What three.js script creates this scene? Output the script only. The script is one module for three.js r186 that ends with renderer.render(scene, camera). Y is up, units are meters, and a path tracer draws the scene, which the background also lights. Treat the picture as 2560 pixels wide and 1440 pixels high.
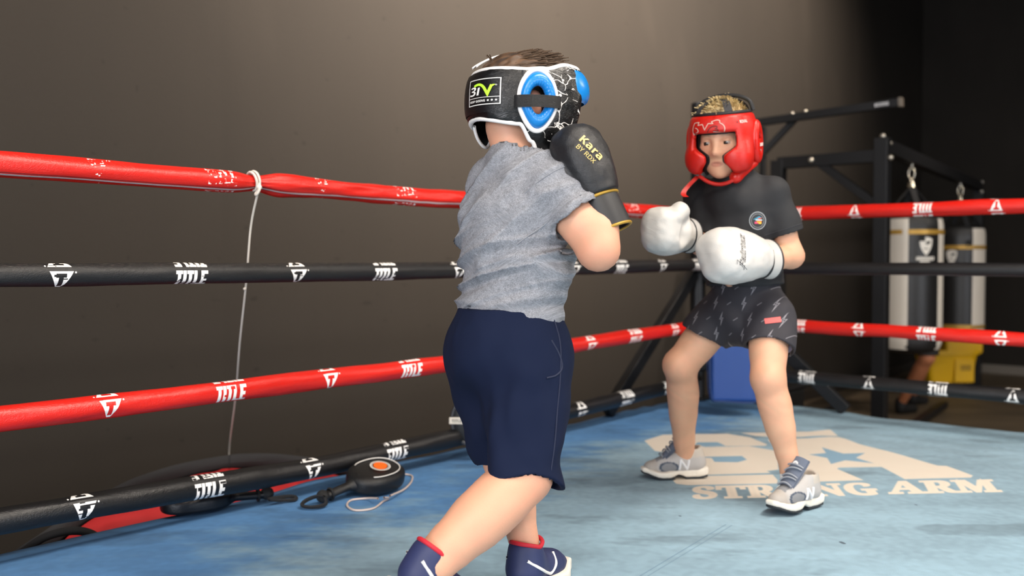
import * as THREE from 'three';
import { mergeGeometries } from 'three/addons/utils/BufferGeometryUtils.js';
import { RoundedBoxGeometry } from 'three/addons/geometries/RoundedBoxGeometry.js';
import { RectAreaLightUniformsLib } from 'three/addons/lights/RectAreaLightUniformsLib.js';

// ---------------------------------------------------------------- camera, light, exposure
const scene = new THREE.Scene();
scene.background = new THREE.Color(0x000000);
const camera = new THREE.PerspectiveCamera(35.124, 16 / 9, 0.05, 60);
camera.position.set(0, 1.36, 0);
const YAW = THREE.MathUtils.degToRad(40.7), PITCH = Math.atan(70 / 2275);
camera.lookAt(-Math.sin(YAW) * Math.cos(PITCH), 1.36 - Math.sin(PITCH), -Math.cos(YAW) * Math.cos(PITCH));
camera.focus = 2.15;
camera.userData.fStop = 2.2;
const renderer = new THREE.WebGLRenderer({ antialias: true });
renderer.toneMapping = THREE.LinearToneMapping;
renderer.toneMappingExposure = 1.3;
renderer.shadowMap.enabled = true;
RectAreaLightUniformsLib.init();
// ceiling light panels: [x, z, width along x, length along z, radiance, colour]
const CEILING = 4.3;
const PANELS = [
  [0.2, -2.4, 0.6, 2.4, 22, 0xfff4e6],
  [2.9, -2.4, 0.6, 2.4, 22, 0xfff4e6],
  [0.6, 1.6, 0.6, 2.4, 24, 0xfff4e6],
  [3.2, 1.9, 0.6, 2.4, 24, 0xfff4e6],
  [0.4, 4.6, 0.6, 2.4, 20, 0xfff4e6],
  [2.2, -7.0, 0.6, 2.4, 24, 0xfff4e6],
];
// track spotlights washing the wall: [x, y, z, aim x, aim y, aim z, candela]
const SPOTS = [
  [-0.9, 4.75, -0.9, -3.565, 3.2, -1.3, 70],
  [-0.9, 4.75, -4.3, -3.565, 3.5, -4.3, 300],
  [-0.9, 4.75, -7.2, -3.565, 3.4, -7.4, 120],
];
// daylight through the shop windows: [name, x, y, z, width, height, turn about y, radiance]
const WINDOWS = [
  ['window_1', 1.0, 1.75, 6.4, 5.2, 2.5, Math.PI, 6],
  ['window_2', 8.4, 1.75, -0.6, 5.2, 2.5, -Math.PI / 2, 3],
];

// ---------------------------------------------------------------- helpers
const V = (x, y, z) => (Array.isArray(x) ? new THREE.Vector3(...x) : new THREE.Vector3(x, y, z));
const add = (a, b, k = 1) => [a[0] + b[0] * k, a[1] + b[1] * k, a[2] + b[2] * k];
const sub = (a, b) => [a[0] - b[0], a[1] - b[1], a[2] - b[2]];
const dot = (a, b) => a[0] * b[0] + a[1] * b[1] + a[2] * b[2];
const len = (a) => Math.hypot(a[0], a[1], a[2]);
const nrm = (a) => { const l = len(a) || 1; return [a[0] / l, a[1] / l, a[2] / l]; };
const crs = (a, b) => [a[1] * b[2] - a[2] * b[1], a[2] * b[0] - a[0] * b[2], a[0] * b[1] - a[1] * b[0]];
const mixp = (a, b, t) => [a[0] + (b[0] - a[0]) * t, a[1] + (b[1] - a[1]) * t, a[2] + (b[2] - a[2]) * t];
const clamp = (x, a, b) => Math.min(b, Math.max(a, x));
const smooth = (a, b, x) => { const t = clamp((x - a) / (b - a), 0, 1); return t * t * (3 - 2 * t); };
let seedState = 7;
const rnd = () => { seedState = (seedState + 0x6d2b79f5) | 0; let t = Math.imul(seedState ^ (seedState >>> 15), 1 | seedState); t = (t + Math.imul(t ^ (t >>> 7), 61 | t)) ^ t; return ((t ^ (t >>> 14)) >>> 0) / 4294967296; };
const hash3 = (x, y, z) => { let h = (Math.imul(x, 374761393) + Math.imul(y, 668265263) + Math.imul(z, 1274126177)) | 0; h = Math.imul(h ^ (h >>> 13), 1274126177); return ((h ^ (h >>> 16)) >>> 0) / 4294967296; };
function noise(x, y, z = 0) {           // smooth value noise in -1..1
  const ix = Math.floor(x), iy = Math.floor(y), iz = Math.floor(z), fx = x - ix, fy = y - iy, fz = z - iz;
  const u = fx * fx * (3 - 2 * fx), v = fy * fy * (3 - 2 * fy), w = fz * fz * (3 - 2 * fz), L = (a, b, t) => a + (b - a) * t;
  const c = (i, j, k) => hash3(ix + i, iy + j, iz + k);
  return L(L(L(c(0, 0, 0), c(1, 0, 0), u), L(c(0, 1, 0), c(1, 1, 0), u), v), L(L(c(0, 0, 1), c(1, 0, 1), u), L(c(0, 1, 1), c(1, 1, 1), u), v), w) * 2 - 1;
}
const fbm = (x, y, z = 0, o = 4) => { let s = 0, a = 0.5; for (let i = 0; i < o; i++) { s += a * noise(x, y, z); x *= 2.03; y *= 2.03; z *= 2.03; a *= 0.5; } return s; };

const taken = new Map();
const numbered = (n) => { const k = taken.get(n) || 0; taken.set(n, k + 1); return k ? n + '_' + String(k).padStart(3, '0') : n; };
function tag(o, label, category, group, kind) {
  if (label) o.userData.label = label;
  if (category) o.userData.category = category;
  if (group) o.userData.group = group;
  if (kind) o.userData.kind = kind;
  return o;
}
function thing(name, label, category, pos = [0, 0, 0], group) {
  const g = new THREE.Group();
  g.name = numbered(name); g.position.set(...pos); scene.add(g);
  return tag(g, label, category, group);
}
function part(name, geo, mat, parent, label) {
  const m = new THREE.Mesh(geo, mat);
  m.name = parent === scene ? numbered(name) : name; m.castShadow = m.receiveShadow = true;
  if (label) m.userData.label = label;
  parent.add(m);
  return m;
}
const struct = (name, geo, mat, label) => tag(part(name, geo, mat, scene), label, undefined, undefined, 'structure');
// geometry given in world coordinates, moved to the axes of a group
const loc = (geo, g) => geo.translate(-g.position.x, -g.position.y, -g.position.z);
const box = (w, h, d, x = 0, y = 0, z = 0) => new THREE.BoxGeometry(w, h, d).translate(x, y, z);
const rbox = (w, h, d, r, x = 0, y = 0, z = 0, s = 3) => new RoundedBoxGeometry(w, h, d, s, r).translate(x, y, z);
function frameMatrix(o, X, Y, Z) { return new THREE.Matrix4().makeBasis(V(X), V(Y), V(Z)).setPosition(...o); }
function beam(a, b, w, h, r = 0.004, up = [0, 1, 0]) {     // square tube from a to b
  const d = nrm(sub(b, a)); let s = nrm(crs(Math.abs(dot(d, up)) > 0.98 ? [1, 0, 0] : up, d)); const u = crs(d, s);
  return new RoundedBoxGeometry(w, h, len(sub(b, a)), 2, r).applyMatrix4(frameMatrix(mixp(a, b, 0.5), s, u, d));
}
function rod(a, b, r, n = 14, r2 = r) {
  const d = nrm(sub(b, a)), s = nrm(crs(Math.abs(d[1]) > 0.98 ? [1, 0, 0] : [0, 1, 0], d)), u = crs(d, s);
  return new THREE.CylinderGeometry(r2, r, len(sub(b, a)), n).rotateX(Math.PI / 2).applyMatrix4(frameMatrix(mixp(a, b, 0.5), s, u, d));
}
const tube = (pts, r, seg = 40, n = 8, closed = false) => new THREE.TubeGeometry(new THREE.CatmullRomCurve3(pts.map((p) => V(p)), closed, 'centripetal'), seg, r, n, closed);
const merge = (list) => mergeGeometries(list.map((g) => { const c = g.index ? g.toNonIndexed() : g; for (const k of Object.keys(c.attributes)) if (!['position', 'normal', 'uv'].includes(k)) c.deleteAttribute(k); return c; }));
// indexed grid surface from f(i, j) -> [x, y, z]; normals averaged, uv from uvf
function gridGeo(nu, nv, f, uvf, closeU = false) {
  const pos = [], uv = [], idx = [];
  for (let i = 0; i <= nu; i++) for (let j = 0; j <= nv; j++) { pos.push(...f(i / nu, j / nv)); uv.push(...(uvf ? uvf(i / nu, j / nv) : [i / nu, j / nv])); }
  for (let i = 0; i < nu; i++) for (let j = 0; j < nv; j++) { const a = i * (nv + 1) + j, b = a + nv + 1; idx.push(a, b, b + 1, a, b + 1, a + 1); }
  const g = new THREE.BufferGeometry();
  g.setAttribute('position', new THREE.Float32BufferAttribute(pos, 3)); g.setAttribute('uv', new THREE.Float32BufferAttribute(uv, 2)); g.setIndex(idx);
  g.computeVertexNormals();
  if (closeU) { const n = g.attributes.normal; for (let j = 0; j <= nv; j++) { const a = j, b = nu * (nv + 1) + j, v = [0, 1, 2].map((c) => n.getComponent(a, c) + n.getComponent(b, c)), l = Math.hypot(...v) || 1; for (let c = 0; c < 3; c++) { n.setComponent(a, c, v[c] / l); n.setComponent(b, c, v[c] / l); } } }
  return g;
}

// ---------------------------------------------------------------- textures and materials
function dataTex(w, h, f, srgb, repeat = true) {      // f(u, v) -> [r, g, b] in 0..1
  const d = new Uint8Array(w * h * 4);
  for (let y = 0; y < h; y++) for (let x = 0; x < w; x++) { const c = f(x / w, y / h), o = (y * w + x) * 4; d[o] = clamp(c[0], 0, 1) * 255; d[o + 1] = clamp(c[1], 0, 1) * 255; d[o + 2] = clamp(c[2], 0, 1) * 255; d[o + 3] = 255; }
  const t = new THREE.DataTexture(d, w, h); t.magFilter = THREE.LinearFilter; t.minFilter = THREE.LinearMipmapLinearFilter; t.generateMipmaps = true;
  if (repeat) t.wrapS = t.wrapT = THREE.RepeatWrapping;
  if (srgb) t.colorSpace = THREE.SRGBColorSpace;
  t.needsUpdate = true;
  return t;
}
function paint(w, h, draw, repeat = false) {          // canvas print
  const c = document.createElement('canvas'); c.width = w; c.height = h;
  draw(c.getContext('2d'), w, h);
  const t = new THREE.CanvasTexture(c); t.colorSpace = THREE.SRGBColorSpace;
  if (repeat) t.wrapS = t.wrapT = THREE.RepeatWrapping;
  return t;
}
// tiling noise: period p cells over the unit square
const tnoise = (u, v, p, s = 0) => { const a = u * Math.PI * 2, b = v * Math.PI * 2, k = p / 6.283; return noise(Math.cos(a) * k + s, Math.sin(a) * k + Math.cos(b) * k * 1.7 + s * 3, Math.sin(b) * k - s); };
const grain = dataTex(256, 256, (u, v) => { const g = 0.5 + 0.5 * (hash3(u * 256, v * 256, 3) - 0.5); return [g, g, g]; });
const weave = dataTex(256, 256, (u, v) => { const g = 0.5 + 0.2 * Math.sin(u * 256 * Math.PI / 2) * Math.sin(v * 256 * Math.PI / 2) + 0.3 * (hash3(u * 256, v * 256, 5) - 0.5); return [g, g, g]; });
const leather = dataTex(512, 512, (u, v) => { const a = Math.abs(tnoise(u, v, 60, 2)), b = Math.abs(tnoise(u, v, 34, 9)); const g = 0.4 + 0.6 * Math.min(1, 2.2 * Math.min(a, b) + 0.25); return [g, g, g]; });
const rep = (t, x, y = x) => { const c = t.clone(); c.repeat.set(x, y); c.needsUpdate = true; return c; };
const std = (color, roughness = 0.7, o = {}) => new THREE.MeshStandardMaterial({ color, roughness, ...o });
const phys = (color, roughness = 0.5, o = {}) => new THREE.MeshPhysicalMaterial({ color, roughness, ...o });
const M = {
  steel: std(0x131417, 0.45, { metalness: 0.15 }),
  bolt: std(0xb9b4aa, 0.35, { metalness: 0.9 }),
  chrome: std(0xcfc8b8, 0.25, { metalness: 1 }),
  blackFabric: std(0x16171a, 0.85, { bumpMap: rep(weave, 8), bumpScale: 0.0006 }),
  blackVinyl: phys(0x101113, 0.42, { bumpMap: rep(leather, 3), bumpScale: 0.0006 }),
  white: std(0xe9e6e0, 0.6),
};

// ---------------------------------------------------------------- the room
const ROOM = { x0: -3.565, x1: 8.4, z0: -12.0, z1: 6.4 };
{
  const wallTex = dataTex(1024, 1024, (u, v) => {
    const streak = 0.5 * tnoise(u, v * 0.12, 26, 4) + 0.35 * tnoise(u, v * 0.2, 70, 8), patch = tnoise(u, v, 7, 1), fine = hash3(u * 1024, v * 1024, 2) - 0.5;
    const m = 0.86 + 0.05 * streak + 0.05 * patch + 0.035 * fine;
    return [m, m * 0.985, m * 0.965];
  }, true);
  wallTex.repeat.set(0.25, 0.25);
  // paint of the long wall: roller marks, a plaster joint, smears and small knocks
  const longTex = dataTex(2048, 1024, (u, v) => {
    const z = u * 18.7, y = v * 5.4, joint = z - 8.74 > 0 ? 0.0 : 0.02;
    let m = 0.84 + joint + 0.035 * fbm(z * 0.9, y * 0.5, 2, 4) + 0.022 * fbm(z * 7, y * 0.55, 5, 3) + 0.02 * (hash3(u * 2048, v * 1024, 3) - 0.5);
    const smear = smooth(0.15, 0.5, fbm(z * 3 + 0.6 * y, y * 0.8, 9, 3)) * smooth(1.6, 2.6, y); m += 0.05 * smear;
    if (noise(z * 22, y * 22, 31) > 0.93) m -= 0.12;
    return [m, m * 0.985, m * 0.965];
  }, true);
  const wallBump = dataTex(512, 512, (u, v) => { const g = 0.5 + 0.25 * (hash3(u * 512, v * 512, 12) - 0.5) + 0.1 * noise(u * 130, v * 130, 7); return [g, g, g]; });
  const wallMat = phys(0x2c2926, 0.8, { specularIntensity: 0.4, map: wallTex, bumpMap: rep(wallBump, 1.2), bumpScale: 0.0012 });
  const longMat = phys(0x2c2926, 0.8, { specularIntensity: 0.4, map: longTex, bumpMap: rep(wallBump, 18, 5), bumpScale: 0.0012 });
  const H = 5.4, W = ROOM.x1 - ROOM.x0, L = ROOM.z1 - ROOM.z0, cx = (ROOM.x0 + ROOM.x1) / 2, cz = (ROOM.z0 + ROOM.z1) / 2, T = 0.15;
  const metreUv = (g, a, b) => { const p = g.attributes.position, u = g.attributes.uv; for (let i = 0; i < p.count; i++) u.setXY(i, p.getComponent(i, a), p.getComponent(i, b)); return g; };
  struct('wall_left', (() => { const g = box(T, H, L + 2 * T, ROOM.x0 - T / 2, H / 2, cz), p = g.attributes.position, u = g.attributes.uv; for (let i = 0; i < p.count; i++) u.setXY(i, (ROOM.z1 + T - p.getZ(i)) / 18.7, p.getY(i) / 5.4); return g; })(), longMat, 'tall matte dark brown painted wall behind the ring');
  struct('wall_back', metreUv(box(W, H, T, cx, H / 2, ROOM.z0 - T / 2), 0, 1), wallMat, 'dark end wall behind the hanging heavy bags');
  struct('wall_right', metreUv(box(T, H, L + 2 * T, ROOM.x1 + T / 2, H / 2, cz), 2, 1), wallMat, 'dark wall on the far side of the gym');
  struct('wall_front', metreUv(box(W, H, T, cx, H / 2, ROOM.z1 + T / 2), 0, 1), std(0xb8b2a8, 0.8, { map: wallTex }), 'pale wall behind the viewer');
  struct('ceiling', metreUv(box(W + 2 * T, 0.1, L + 2 * T, cx, H + 0.05, cz), 0, 2), std(0x2a2826, 0.9), 'dark painted ceiling with light panels');
  const floorTex = dataTex(512, 512, (u, v) => { const rib = Math.sin((u + v) * Math.PI * 2 * 24), m = 0.8 + 0.1 * rib + 0.12 * tnoise(u, v, 9, 6) + 0.08 * (hash3(u * 512, v * 512, 8) - 0.5); return [m, m * 0.96, m * 0.9]; }, true);
  struct('floor', metreUv(box(W + 2 * T, 0.1, L + 2 * T, cx, -0.05, cz), 0, 2), std(0x6e6456, 0.6, { map: rep(floorTex, 0.5), bumpMap: rep(floorTex, 0.5), bumpScale: 0.004 }), 'dark ribbed rubber gym floor');
  struct('baseboard_back', rbox(W, 0.11, 0.02, 0.005, cx, 0.055, ROOM.z0 + 0.01), std(0x6d675f, 0.5), 'narrow grey baseboard on the end wall');
  struct('baseboard_left', rbox(0.02, 0.11, L, 0.005, ROOM.x0 + 0.01, 0.055, cz), std(0x26221f, 0.5), 'dark baseboard along the painted wall');
  // shop windows behind and beside the viewer: glazing bright with daylight, in frames
  for (const [name, x, y, z, w, h, turn, rad] of WINDOWS) {
    const g = new THREE.Group(); g.name = name; g.position.set(x, y, z); g.rotation.y = turn; g.userData = { kind: 'structure', label: 'wide daylit shop window in a dark metal frame' }; scene.add(g);
    const day = new THREE.Color(0xf2f6ff);
    part('glazing', box(w, h, 0.02, 0, 0, 0.012), new THREE.MeshStandardMaterial({ color: 0xdfe6ee, emissive: day, emissiveIntensity: 3, roughness: 0.2 }), g);
    for (const k of [-1, 0, 1]) part('mullion', rbox(0.06, h + 0.12, 0.05, 0.008, k * w / 2, 0, 0.03), M.steel, g);
    for (const k of [-1, 1]) part('rail', rbox(w + 0.06, 0.06, 0.05, 0.008, 0, k * (h / 2 + 0.03), 0.03), M.steel, g);
    const a = new THREE.RectAreaLight(day, rad, w, h); a.name = 'window_light'; a.position.set(0, 0, 0.06); a.rotation.y = Math.PI; g.add(a);
  }
  // light panels
  const housing = std(0xd8d6d0, 0.5);
  PANELS.forEach(([x, z, w, l, rad, col], i) => {
    const where = ['over the middle of the ring', 'over the ring edge away from the wall', 'behind the viewer above the ring', 'behind the viewer and away from the wall', 'nearest the pale front wall', 'nearest the dark end wall'][i];
    const t = thing('ceiling_light', 'rectangular white ceiling light panel ' + where, 'light', [x, CEILING, z], 'ceiling light panels');
    const c = new THREE.Color(col);
    part('housing', rbox(w + 0.06, 0.06, l + 0.06, 0.01, 0, -0.032, 0), housing, t);
    for (const k of [-1, 1]) part('cable', rod([0, 0, k * l * 0.4], [0, H - CEILING - 0.002, k * l * 0.4], 0.006, 8), M.steel, t);
    part('diffuser', box(w, 0.008, l, 0, -0.066, 0), new THREE.MeshStandardMaterial({ color: 0xffffff, emissive: c, emissiveIntensity: 3, roughness: 0.6 }), t);
    const a = new THREE.RectAreaLight(c, rad, w, l);
    a.name = 'panel_light'; a.position.set(0, -0.075, 0); a.rotation.x = -Math.PI / 2; t.add(a);
  });
  // track spotlights
  SPOTS.forEach(([x, y, z, ax, ay, az, cd], i) => {
    const t = thing('track_light', ['black track spotlight washing the wall nearest the viewer', 'black track spotlight washing the wall beside the ring corner', 'black track spotlight washing the wall near the end wall'][i], 'light', [x, y, z], 'track spotlights');
    const d = nrm(sub([ax, ay, az], [x, y, z])), c = new THREE.Color(0xffecd8), p = (k) => d.map((v) => v * k);
    part('can', merge([rod(p(-0.12), p(0.045), 0.05, 24, 0.06), rod(p(-0.16), p(-0.12), 0.03, 20, 0.05)]), M.steel, t);
    part('lens', rod(p(0.046), p(0.05), 0.05, 24), new THREE.MeshStandardMaterial({ color: 0xffffff, emissive: c, emissiveIntensity: 4 }), t);
    part('stem', rod([0, 0.03, 0], [0, 5.4 - y - 0.002, 0], 0.012, 10), M.steel, t);
    const l = new THREE.SpotLight(c, cd, 0, 0.82, 1, 2); l.name = 'spot_lamp'; l.position.set(...p(0.07)); l.castShadow = true; l.shadow.radius = 3;
    const tg = new THREE.Object3D(); tg.position.set(...d.map((v) => v * 2)); t.add(tg); l.target = tg; t.add(l);
  });
}

// ---------------------------------------------------------------- the boxing ring
const CY = 0.6, RING = { x0: -2.54, x1: 2.5, z0: -4.49, z1: 0.75 };
const ROPE_X = -2.28, ROPE_Z = -4.23;
const ring = thing('boxing_ring', 'raised boxing ring platform with a worn light blue canvas', 'boxing ring', [0, 0, 0]);
{
  const W = RING.x1 - RING.x0, L = RING.z1 - RING.z0, S = 2048;
  const q = ([x, z]) => [(x - RING.x0) / W * S, (z - RING.z0) / L * S];
  const base = document.createElement('canvas'); base.width = base.height = S;
  const c = base.getContext('2d'), img = c.createImageData(S, S), d = img.data;
  for (let y = 0; y < S; y++) for (let x = 0; x < S; x++) {
    const wx = RING.x0 + x / S * W, wz = RING.z0 + y / S * L;
    const a = wx * 0.76 - wz * 0.65, b = wx * 0.65 + wz * 0.76;                   // scuffs run along one diagonal
    const m = 0.055 * fbm(wx * 2.2, wz * 2.2, 1, 3) + 0.10 * fbm(a * 5, b * 12, 4, 4) + 0.07 * noise(wx * 60, wz * 60, 7) * 0.5;
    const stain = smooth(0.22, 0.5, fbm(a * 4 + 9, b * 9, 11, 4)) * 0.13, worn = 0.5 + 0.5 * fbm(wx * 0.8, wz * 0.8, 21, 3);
    // the blue deepens in a ragged band beside the ropes along the wall
    const deepBlue = smooth(0.75, 0.25, (wx - RING.x0) + 0.35 * fbm(wx * 3, wz * 3, 31, 4) + 0.25 * fbm(a * 9, b * 22, 33, 3)), k = 1 + m - stain, o = (y * S + x) * 4;
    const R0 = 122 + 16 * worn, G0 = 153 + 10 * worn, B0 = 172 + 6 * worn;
    d[o] = (R0 + (72 - R0) * deepBlue) * k; d[o + 1] = (G0 + (118 - G0) * deepBlue) * k; d[o + 2] = (B0 + (166 - B0) * deepBlue) * k; d[o + 3] = 255;
  }
  c.putImageData(img, 0, 0);
  // the printed emblem, cream on blue
  const poly = (pts, col) => { c.fillStyle = col; c.beginPath(); pts.forEach((p, i) => c[i ? 'lineTo' : 'moveTo'](...q(p))); c.closePath(); c.fill(); };
  const cream = 'rgba(214,203,188,0.94)', blue = 'rgb(124,157,180)';
  poly([[-2.0613, -3.2505], [-2.0702, -3.4145], [-1.8707, -3.6203], [-1.7535, -3.6079], [-1.6344, -3.513], [-1.6272, -3.4846], [-1.7514, -3.3692], [-1.8015, -3.2984], [-1.8822, -3.1052], [-1.9189, -3.104]], cream);
  poly([[-1.856, -3.3095], [-1.8737, -3.3646], [-1.814, -3.4249], [-1.752, -3.3773], [-1.8055, -3.3056]], blue);
  poly([[-1.8822, -3.1052], [-1.8225, -3.2698], [-1.6759, -3.4342], [-1.5507, -3.4207], [-1.4061, -3.1182], [-1.4278, -3.0693], [-1.4057, -3.0486], [-1.5678, -2.8719], [-1.6593, -2.782]], cream);
  poly([[-1.7242, -3.1253], [-1.7042, -3.1463], [-1.6119, -3.2411], [-1.5669, -3.1926], [-1.5738, -3.1316], [-1.6425, -3.0798], [-1.682, -3.1311], [-1.7184, -3.115]], blue);
  poly([[-1.6493, -2.7652], [-1.3884, -3.0311], [-1.34, -2.9659], [-1.3208, -2.919], [-1.541, -2.7001], [-1.58, -2.6916]], cream);
  poly([[-1.8309, -3.67], [-1.5571, -3.9876], [-1.4839, -3.8938], [-1.6785, -3.6731], [-1.7509, -3.6495]], cream);
  poly([[-1.6799, -3.6148], [-1.4716, -3.8654], [-1.3553, -3.7746], [-1.2273, -3.7117], [-0.9866, -3.563], [-0.9616, -3.5809], [-0.8458, -3.476], [-0.8438, -3.4422], [-1.0116, -3.2661], [-1.1371, -3.4051], [-1.253, -3.2913], [-1.2486, -3.2672], [-1.1146, -3.1588], [-1.272, -2.9832], [-1.3113, -2.9647], [-1.3854, -3.0948], [-1.5207, -3.3772]], cream);
  poly([[-1.4421, -3.6076], [-1.3294, -3.5418], [-1.2708, -3.6125], [-1.2639, -3.4955], [-1.1789, -3.4483], [-1.2801, -3.4281], [-1.2957, -3.3296], [-1.3474, -3.4237], [-1.4258, -3.4388], [-1.3847, -3.5063]], blue);
  // lettering under the emblem
  const words = (text, p0, p1, ph, pt) => {
    const a = q(p0), b = q(p1), h0 = q(ph), h1 = q(pt);
    c.save(); c.font = 'bold 100px serif'; c.textBaseline = 'alphabetic'; const w = c.measureText(text).width;
    const ux = (b[0] - a[0]) / w, uy = (b[1] - a[1]) / w, vx = (h0[0] - h1[0]) / 70, vy = (h0[1] - h1[1]) / 70;
    c.setTransform(ux, uy, vx, vy, a[0], a[1]); c.fillStyle = c.strokeStyle = cream; c.lineWidth = 7; c.lineJoin = 'miter'; c.fillText(text, 0, 0); c.strokeText(text, 0, 0); c.restore();
  };
  words('STRONG', [-1.4396, -2.5568], [-1.0019, -3.0035], [-1.4236, -2.5705], [-1.5021, -2.6983]);
  words('ARM', [-0.985, -3.0318], [-0.7138, -3.3016], [-0.985, -3.0318], [-1.0494, -3.1808]);
  // stitched seams, fold marks of the cloth, and dark scuffs
  const line = (p0, p1, col, w) => { c.strokeStyle = col; c.lineWidth = w; c.beginPath(); c.moveTo(...q(p0)); c.lineTo(...q(p1)); c.stroke(); };
  line([-1.1633, -1.6542], [-1.2255, -2.3685], 'rgba(84,114,136,0.6)', 1.2); line([-1.1497, -1.6659], [-1.2087, -2.3726], 'rgba(84,114,136,0.5)', 1.2);
  for (const [px, r] of [[[-0.9075, -2.4174], 3], [[-0.8774, -2.9444], 1.6], [[-1.3698, -2.3577], 1.6]]) { c.fillStyle = 'rgba(52,66,78,0.75)'; c.beginPath(); c.ellipse(...q(px), r * 1.6, r * 0.8, 0.6, 0, 7); c.fill(); }
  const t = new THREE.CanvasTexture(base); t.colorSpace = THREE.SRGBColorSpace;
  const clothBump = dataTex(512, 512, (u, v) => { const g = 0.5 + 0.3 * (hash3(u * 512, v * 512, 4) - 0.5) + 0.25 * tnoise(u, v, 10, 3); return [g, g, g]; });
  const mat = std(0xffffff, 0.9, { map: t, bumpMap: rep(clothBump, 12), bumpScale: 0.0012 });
  const wave = (s, k) => 0.010 * noise(s * 2.1, k) + 0.006 * noise(s * 5.3, k + 4);
  const geo = gridGeo(150, 150, (u, v) => {
    const e = 0.02, f = (s) => (s < e ? [0, 1 - s / e] : s > 1 - e ? [1, (s - 1 + e) / e] : [(s - e) / (1 - 2 * e), 0]);
    const [a, ea] = f(u), [b, eb] = f(v), drop = Math.max(ea, eb);
    let x = RING.x0 + a * W, z = RING.z0 + b * L, y = CY - 0.075 * drop;
    const near = Math.min(a, 1 - a) * W, near2 = Math.min(b, 1 - b) * L, edge = Math.exp(-Math.min(near, near2) / 0.09);
    y += edge * (near < near2 ? wave(z, 1) : wave(x, 2));
    x += (a < 0.5 ? 1 : -1) * Math.exp(-near / 0.05) * (0.012 + wave(z, 6)); z += (b < 0.5 ? 1 : -1) * Math.exp(-near2 / 0.05) * (0.012 + wave(x, 9));
    // long shallow tension folds running beside the ropes
    const dz = z - RING.z0; y += 0.004 * Math.sin(dz * 40) * Math.exp(-Math.abs(dz - 0.5) / 0.22);
    return [x, y, z];
  });
  { const p = geo.attributes.position, uv = geo.attributes.uv; for (let i = 0; i < p.count; i++) uv.setXY(i, (p.getX(i) - RING.x0) / W, 1 - (p.getZ(i) - RING.z0) / L); const ix = geo.index.array; for (let i = 0; i < ix.length; i += 3) { const k = ix[i]; ix[i] = ix[i + 1]; ix[i + 1] = k; } geo.computeVertexNormals(); }
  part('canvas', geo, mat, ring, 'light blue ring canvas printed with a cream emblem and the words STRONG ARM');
  part('skirt', rbox(W - 0.06, 0.55, L - 0.06, 0.02, (RING.x0 + RING.x1) / 2, 0.285, (RING.z0 + RING.z1) / 2), M.blackFabric, ring, 'black skirt around the platform');
}

// corner posts with their braces
function cornerPost(x, z, sx, sz, label) {
  const t = thing('ring_post', label, 'ring post', [x, CY, z], 'ring corner posts');
  part('post', new THREE.CylinderGeometry(0.041, 0.041, 1.59, 24).translate(0, 0.807, 0), M.steel, t);
  part('cap', new THREE.SphereGeometry(0.041, 20, 8, 0, Math.PI * 2, 0, Math.PI / 2).scale(1, 0.3, 1).translate(0, 1.602, 0), M.steel, t);
  for (const [dx, dz] of [[0, sz], [sx, 0]]) {
    part('brace', beam([dx * 0.03, 0.70, dz * 0.03], [dx * 0.80 - (dx ? 0 : sx * 0.04), 0.022, dz * 0.80 - (dz ? 0 : sz * 0.04)], 0.045, 0.06, 0.004), M.steel, t);
  }
  part('foot_plate', rbox(0.14, 0.012, 0.14, 0.004, 0, 0.012, 0), M.steel, t);
  return t;
}
const PX = -2.46, PZ = -4.41;
cornerPost(PX, PZ, 1, 1, 'black ring corner post with two slanting braces behind the blue corner pad');

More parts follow.
